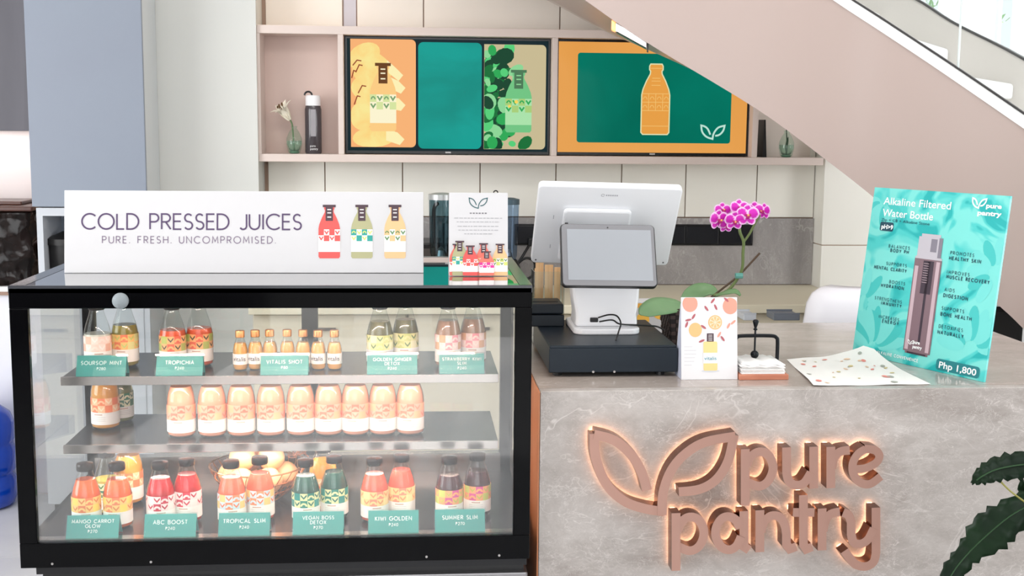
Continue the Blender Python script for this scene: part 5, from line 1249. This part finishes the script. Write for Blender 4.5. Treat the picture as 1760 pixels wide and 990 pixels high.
make('cap_print', G().poly([(u - .0085, v0 + (v1 - v0) * .78), (u + .0085, v0 + (v1 - v0) * .78), (u + .0085, v1), (u - .0085, v1)], -.0009), capi, vt, recalc=False)
g = G()
for k in range(5): g.ribbon([(u - .005, v0 + (v1 - v0) * (.81 + .036 * k)), (u + .005, v0 + (v1 - v0) * (.81 + .036 * k))], .0009, -.0012)
make('cap_print', g, pw, vt, recalc=False)
typed('lettering', 'vitalis', .0125, mat('blue_ink', (60, 150, 170), .6), vt, u, v0 + .0265, -.0013, 'CENTER', .0001, width=.031)
make('shadow_plate', G().poly(ell(u, v0 - .001, .023, .0035), -.0003), mat('print_grey', (214, 216, 222), .6), vt, recalc=False)
g = G()
for k, ln in enumerate((.020, .030, .030, .027, .025, .019)):
    x, v = vu(1176, 596 + k * 6.3); g.ribbon([(x, v), (x + ln, v)], .0011, -.0005)
make('small_print', g, mat('pale_print', (206, 206, 210), .6), vt, recalc=False)

# ================================================================== napkin holder
nx0, nx1 = .802, atZ(1357, 654, CT).x; ny = 2.905
nh = thing('napkin_holder', 'rose wood napkin tray with black weighted arm', 'napkin holder', ((nx0 + nx1) / 2, ny + .06, CT))
hw = (nx1 - nx0) / 2
make('tray_board', G().box(-hw, hw, -.06, .08, 0, .014), mottle('rose_wood', (206, 138, 110), (190, 120, 94), 10, .4, stretch=(1, 6, 6)), nh, bevel=.002)
fx_ = atY(1337, 577, 3.0).x - (nx0 + nx1) / 2; fz_ = atY(1337, 577, 3.0).z - CT
fy = 3.0 - ny - .06
make('arm_frame', G().tube(spline([(-hw + .01, fy, .014), (-hw + .01, fy, fz_ - .02), (-hw + .016, fy, fz_ - .004), (-hw + .03, fy, fz_), (fx_ - .02, fy, fz_), (fx_ - .004, fy, fz_ - .005), (fx_, fy, fz_ - .018), (fx_, fy, .014)], 5), .0048, 10), mat('black_iron', (26, 28, 32), .3, .6), nh, smooth=True)
rx = atY(1298, 577, 3.0).x - (nx0 + nx1) / 2; zt_ = atY(1299, 549, 3.0).z - CT
make('rod', G().tube([(rx, fy, .050), (rx, fy, zt_ - .02)], .0026, 8), MATS['black_iron'], nh)
make('finial', G().lathe([(.003, zt_ - .028), (.006, zt_ - .026), (.003, zt_ - .022), (.0045, zt_ - .017), (.008, zt_ - .005), (.0055, zt_ - .001), (.002, zt_)], 14, (rx, fy, 0)), MATS['black_iron'], nh, smooth=True)
make('ball_weight', G().ball((rx, fy, .047), .0105, 16, 10), MATS['black_iron'], nh, smooth=True)
npk = thing('napkin_stack', 'stack of white paper napkins under the black weighted arm', 'napkins', ((nx0 + nx1) / 2, ny + .06, CT + .0143))
for k in range(7):
    vs = []; n = 10; j_ = random.uniform(-.003, .003)
    for i in range(n + 1):
        for y in (-.056, .0, .07): vs.append((-hw + .006 + (2 * hw - .016) * i / n + j_, y + j_, k * .0032 + (.004 * math.sin(i * .9 + 1) ** 2 * (k / 6) if k > 3 else 0)))
    fs = [(i * 3 + a, i * 3 + 3 + a, i * 3 + 4 + a, i * 3 + 1 + a) for i in range(n) for a in (0, 1)]
    o = make('napkin', G().add(vs, fs), mat('napkin_white', (248, 246, 244), .8), npk, smooth=True); s_ = o.modifiers.new('thick', 'SOLIDIFY'); s_.thickness = .0026; s_.offset = 1

# ================================================================== printed paper sheet with curling corner
c00, c10, c01, c11 = atZ(1398, 665, CT), atZ(1600, 661, CT), atZ(1352, 618, CT), atZ(1492, 609, CT)
sh_ = thing('paper_sheet', 'white placemat paper printed with small fruits, one corner curling up', 'paper', ((c00.x + c11.x) / 2, (c00.y + c11.y) / 2, CT + .0008))
n = 16
def sheet(u, v):
    p = (c00 * (1 - u) + c10 * u) * (1 - v) + (c01 * (1 - u) + c11 * u) * v
    d_ = max(0, (u + v) - 1.35) / .65; k_ = max(0, (1 - u) * 1.0 + (1 - v) * 0 - .8) / .2
    return Vector((p.x - sh_.location.x, p.y - sh_.location.y, .03 * d_ ** 2 + .0015 * math.sin(u * 7) ** 2 + .006 * max(0, 1 - u * 6) * max(0, 1 - abs(v - .2) * 2)))
vs = [sheet(i / n, j / n) for j in range(n + 1) for i in range(n + 1)]
fs = [(j * (n + 1) + i, j * (n + 1) + i + 1, (j + 1) * (n + 1) + i + 1, (j + 1) * (n + 1) + i) for j in range(n) for i in range(n)]
o = make('sheet', G().add(vs, fs), mat('placemat_white', (244, 240, 236), .6), sh_, smooth=True, recalc=False)
rnd = random.Random(21); gg = [G() for _ in range(4)]
for k in range(30):
    u, v = rnd.uniform(.06, .92), rnd.uniform(.06, .92); r1 = rnd.uniform(.014, .038); r2 = r1 * rnd.uniform(.4, .9); ro = rnd.uniform(0, 3)
    e = []
    for i in range(8):
        a = 2 * PI * i / 8; du = r1 * math.cos(a); dv = r2 * math.sin(a); q = sheet(min(max(u + du * math.cos(ro) - dv * math.sin(ro), 0), 1), min(max(v + du * math.sin(ro) + dv * math.cos(ro), 0), 1)); e.append((q.x, q.y, q.z + .0012))
    gg[k % 4].add(e, [tuple(range(8))])
for G_, c, nm in zip(gg, ((232, 140, 128), (238, 200, 170), (170, 170, 160), (216, 196, 140)), 'abcd'): make('fruit_print', G_, mat('sheet_ink_' + nm, c, .6), sh_, recalc=False)

# ================================================================== poster
pbl = atZ(1465, 605.5, CT + .0005); pbr = atZ(1691, 657, CT + .0005)
nv = Vector((pbr.y - pbl.y, -(pbr.x - pbl.x), 0)).normalized()       # towards the viewer
# lean found from the upper right corner of the board
best = None
for k in range(0, 60):
    ln = k * .005; ptop = None
    z_ = Vector((0, 0, 1)) * math.cos(ln) - nv * math.sin(ln); n_ = z_.cross((pbr - pbl).normalized())
    r = ray(1737, 337); p = CAM + r * ((pbr - CAM).dot(n_) / r.dot(n_)); e = abs((p - pbr).dot((pbr - pbl).normalized()))
    if best is None or e < best[0]: best = (e, ln, (p - pbr).dot(z_), z_)
_, ln, PHt, z_ = best
po = Board(pbl, pbr, pbl + z_ * PHt)
pt2 = thing('poster', 'teal poster board advertising a filtered water bottle, leaning on the counter', 'poster', mtx=po.m)
pmat = mat('poster_teal', (60, 196, 190), .4); nt = pmat.node_tree
tc = nt.nodes.new('ShaderNodeTexCoord'); nz_ = nt.nodes.new('ShaderNodeTexNoise'); nz_.inputs['Scale'].default_value = 7; nz_.inputs['Detail'].default_value = 1.5; nz_.inputs['Distortion'].default_value = 2.2
nt.links.new(tc.outputs['Object'], nz_.inputs['Vector']); N_ = Nd(nt, nz_.outputs[0])
b1 = ((N_ - .47) * 14).op('MAXIMUM', 0).op('MINIMUM', 1); b2 = ((N_ - .57) * 22).op('MAXIMUM', 0).op('MINIMUM', 1)
nt.links.new(cmix(nt, b2, cmix(nt, b1, (120, 216, 208), (72, 198, 194)), (22, 172, 172)), nt.nodes['Principled BSDF'].inputs['Base Color'])
make('board', G().box(0, po.w, 0, .006, 0, po.h), pmat, pt2); 
sp_ = make('rear_strut', G().box(po.w * .3, po.w * .7, 0, .004, 0, po.h * .66), M_card, pt2); sp_.location = (0, .012 + po.h * .13, 0); sp_.rotation_euler.x = .22
def pu(px, py): return po.uv(px, py)
dk = mat('poster_dark_teal', (64, 190, 186), .5); lt = mat('poster_light_teal', (112, 212, 206), .5); pwh = mat('poster_white', (246, 250, 250), .5); pbk = mat('poster_navy', (18, 66, 84), .5)
g = G(); g2 = G()
for (px, py, nn2, r0, r1, wdt, a0, a1) in ((1500, 600, 9, .02, .12, .016, 20, 160), (1482, 520, 7, .02, .1, .014, -60, 110), (1668, 600, 9, .02, .11, .018, 10, 175), (1520, 345, 9, .015, .07, .010, 180, 360), (1712, 470, 6, .02, .09, .016, 90, 240)):
    u, v = pu(px, py)
    for k in range(nn2):
        a = math.radians(a0 + (a1 - a0) * k / (nn2 - 1)); c = (u + (r0 + r1) / 2 * math.cos(a), v + (r0 + r1) / 2 * math.sin(a))
        e = clampb(ell(c[0], c[1], (r1 - r0) / 2, wdt, a, 16), po); make('petal_print', G().poly(e, -.0004 - .00001 * k), dk if k % 3 == 1 else lt, pt2, recalc=False)
def ptxt(s, px0, px1, pya, pyb, m, bold=.0, y=-.0012):     # baseline from (px0,pya); width to px1
    u0, v0 = pu(px0, pya); u1, _ = pu(px1, pyb); h = 1.0
    return u0, v0, u1 - u0
def wtxt(s, px0, px1, py, hpx, m, bold=.0003, sans_=False, wd=.2):
    u0, v0 = pu(px0, py); u1, _ = pu(px1, py); hh = pu(px0, py - hpx)[1] - v0
    if sans_: sans('lettering', s, hh, m, pt2, u0, v0, -.0014, wd, width=u1 - u0)
    else: typed('lettering', s, hh * 1.38, m, pt2, u0, v0, -.0014, 'LEFT', bold, width=u1 - u0)
wtxt('Alkaline Filtered', 1519, 1636, 351, 13, pwh, .0002); wtxt('Water Bottle', 1517, 1605, 371, 13, pwh, .0002)
wtxt('Zip + C8 + Alkaline Stone', 1515, 1599, 379.5, 5, pbk, 0)
u, v = pu(1512, 396); u1, v1 = pu(1537, 383); make('badge', G().poly(rrect(u, u1, v, v1, .005), -.001), pbk, pt2, recalc=False); wtxt('pH>9', 1515, 1535, 392.5, 7.5, pwh, .0005)
for (s, px0, px1, py, hp, wt) in (('BALANCES', 1528, 1564, 425, 5, .16), ('BODY PH', 1531, 1562, 432.5, 5, .24), ('SUPPORTS', 1524, 1559, 455, 5, .16), ('MENTAL CLARITY', 1503, 1559, 461, 5, .24), ('BOOSTS', 1529, 1556, 486.5, 5, .16), ('HYDRATION', 1515, 1554, 492.5, 5, .24), ('STRENGTHENS', 1504, 1551, 514, 5, .16), ('IMMUNITY', 1515, 1550, 523, 5, .24), ('INCREASES', 1511, 1546, 546, 5, .16), ('ENERGY', 1517, 1545, 554, 5, .24),
        ('PROMOTES', 1634, 1675, 437, 5.5, .16), ('HEALTHY SKIN', 1632, 1687, 446, 5.5, .24), ('IMPROVES', 1628, 1667, 470, 5.5, .16), ('MUSCLE RECOVERY', 1627, 1702, 478, 5.5, .24), ('AIDS', 1624, 1641, 500, 5.5, .16), ('DIGESTION', 1622, 1664, 510, 5.5, .24), ('SUPPORTS', 1619, 1658, 532, 5.5, .16), ('BONE HEALTH', 1617, 1671, 542, 5.5, .24), ('DETOXIFIES', 1614, 1656, 563, 5.5, .16), ('NATURALLY', 1612, 1657, 573, 5.5, .24)):
    wtxt(s, px0, px1, py, hp, pbk, sans_=True, wd=wt)
wtxt('ALKALINE CONVENIENCE', 1508, 1580, 607, 4.5, pwh, sans_=True, wd=.22)
u, v = pu(1608, 634.5); u1 = pu(1684, 640)[0]; v1 = pu(1608, 615)[1]
make('price_patch', G().poly(rrect(u, u1, v, v1, .008), -.001), mat('poster_mid_teal', (18, 122, 128), .5), pt2, recalc=False); wtxt('Php 1,800', 1613, 1679, 631.5, 11.5, pwh, .0004)
u, v = pu(1682, 359); leafmark('leaf_emblem', u, v + .002, .043, pwh, pt2, -.0012, .09)
wtxt('pure', 1695, 1722, 357, 8, pwh, .0006); wtxt('pantry', 1680, 1722, 369, 8, pwh, .0006)
# bottle picture on the poster
bl, br_ = pu(1551, 606), pu(1599, 612); tl, tr_ = pu(1574, 444), pu(1619, 448)
sm = mat('pic_smoke', (128, 104, 112), .35); sd = mat('pic_smoke_dark', (62, 50, 62), .35); sl_ = mat('pic_smoke_light', (196, 172, 180), .35); sil = mat('pic_silver', (190, 186, 194), .3); sil2 = mat('pic_silver_dark', (132, 128, 140), .3)
def lerp(a, b, t): return (a[0] + (b[0] - a[0]) * t, a[1] + (b[1] - a[1]) * t)
def quad(a, b, c, d, y, m, nm='bottle_picture'): make(nm, G().poly([a, b, c, d], y), m, pt2, recalc=False)
cx2 = (bl[0] + br_[0] + tl[0] + tr_[0]) / 4
hwid = (br_[0] - bl[0] + tr_[0] - tl[0]) / 4; zb = min(bl[1], br_[1]) + .002; zt2 = (tl[1] + tr_[1]) / 2; sh2 = ((tl[0] + tr_[0]) - (bl[0] + br_[0])) / 2
def bq(a, b, z0, z1): 
    f0 = cx2 + sh2 * ((z0 - zb) / (zt2 - zb) - .5); f1 = cx2 + sh2 * ((z1 - zb) / (zt2 - zb) - .5)
    return [(f0 + a * hwid, z0), (f0 + b * hwid, z0), (f1 + b * hwid, z1), (f1 + a * hwid, z1)]
make('bottle_picture', G().poly(bq(-1, 1, zb + .006, zt2), -.0012).poly(bq(-.85, .85, zb, zb + .006), -.0012), sm, pt2, recalc=False)
make('bottle_shade', G().poly(bq(-.32, .45, zt2 - (zt2 - zb) * .36, zt2 - .004), -.0014).poly(bq(.0, .18, zb + .03, zt2 - .006), -.0014).poly(bq(-.7, .7, zb, zb + .005), -.0014), sd, pt2, recalc=False)
make('bottle_highlight', G().poly(bq(-.92, -.66, zb + .01, zt2 - .02), -.0014).poly(bq(.62, .88, zb + .01, zt2 - .004), -.0014), sl_, pt2, recalc=False)
zc1 = pu(1604, 403)[1]
make('bottle_cap', G().poly(bq(-.98, .98, zt2, zt2 + .006) , -.0013).poly(bq(-.88, .88, zt2 + .006, zc1 - .008), -.0013).poly(bq(-.7, .7, zc1 - .008, zc1), -.0013), sil, pt2, recalc=False)
make('bottle_cap_shade', G().poly(bq(.05, .5, zt2 + .02, zc1 - .012), -.0015).poly(bq(.62, .88, zt2 + .006, zc1 - .008), -.0015), sil2, pt2, recalc=False)
g = G()
for k in range(9): z = zt2 - .012 - k * .0062; a = bq(-.28, .1, z, z + .0012); g.poly(a, -.0016)
make('scale_mark', g, sl_, pt2, recalc=False)
u, v = pu(1566, 588); leafmark('leaf_emblem', u, v - .006, .02, pwh, pt2, -.0018, .09)
typed('lettering', 'pure\npantry', .012, pwh, pt2, u + .008, v - .002, -.0018, 'LEFT', .0004)

# ================================================================== dark leaved plant in front of the counter
pl = thing('foliage_plant', 'dark green plant with long wavy leaves in front of the counter', 'plant', (1.45, 2.5, 0))
M_dk = mottle('dark_leaf', (10, 28, 14), (20, 44, 22), 9, .35, spec=.2); M_rib = mat('leaf_rib', (40, 74, 40), .5)
def pp(px, py, y): p = atY(px, py, y); return Vector((p.x - 1.45, p.y - 2.5, p.z))
fv = Vector((-.1, -.9, .45))
def wleaf(pts, wds): 
    o = leaf(pts, wds, fv, M_dk, pl, wav=.006, jag=.16)
    g = G().tube([Vector(p) + Vector((0, -.004, .002)) for p in spline(pts, 5)][:-3], .0016, 5); make('leaf_midrib', g, M_rib, o)
wleaf([pp(1850, 792, 2.42), pp(1800, 796, 2.42), pp(1750, 800, 2.43), pp(1710, 808, 2.44), pp(1684, 821, 2.45), pp(1671, 832, 2.46)], [.006, .024, .028, .025, .016, .002])
wleaf([pp(1850, 830, 2.44), pp(1790, 858, 2.46), pp(1740, 884, 2.48), pp(1702, 914, 2.50), pp(1664, 950, 2.52), pp(1636, 985, 2.53), pp(1612, 1030, 2.54)], [.01, .028, .036, .044, .026, .024, .003])
wleaf([pp(1840, 850, 2.5), pp(1790, 880, 2.5), pp(1765, 850, 2.5), pp(1752, 820, 2.5)], [.008, .02, .02, .003])
wleaf([pp(1860, 900, 2.4), pp(1800, 930, 2.4), pp(1772, 900, 2.42)], [.01, .03, .004])
make('leaf_stalk', G().tube(spline([pp(1711, 818, 2.44), pp(1732, 840, 2.44), pp(1755, 858, 2.45), pp(1800, 890, 2.46)], 4), .0022, 6), mat('stalk_yellow', (150, 144, 60), .5), pl)
a = pp(1840, 900, 2.46)
make('main_stalk', G().tube(spline([Vector((a.x, a.y, .34)), Vector((a.x - .01, a.y, .5)), pp(1830, 930, 2.46), pp(1850, 830, 2.44)], 4), .008, 8), mat('stalk_green', (60, 84, 44), .5), pl, smooth=True)
make('planter', G().lathe([(.12, 0), (.15, .02), (.17, .33), (.16, .34), (.15, .30)], 28, (a.x, a.y, 0)), mat('planter_grey', (110, 108, 106), .6), pl, smooth=True, autosmooth=True)
make('soil', G().lathe([(.02, .30), (.152, .302)], 24, (a.x, a.y, 0)), MATS['bark_soil'], pl)
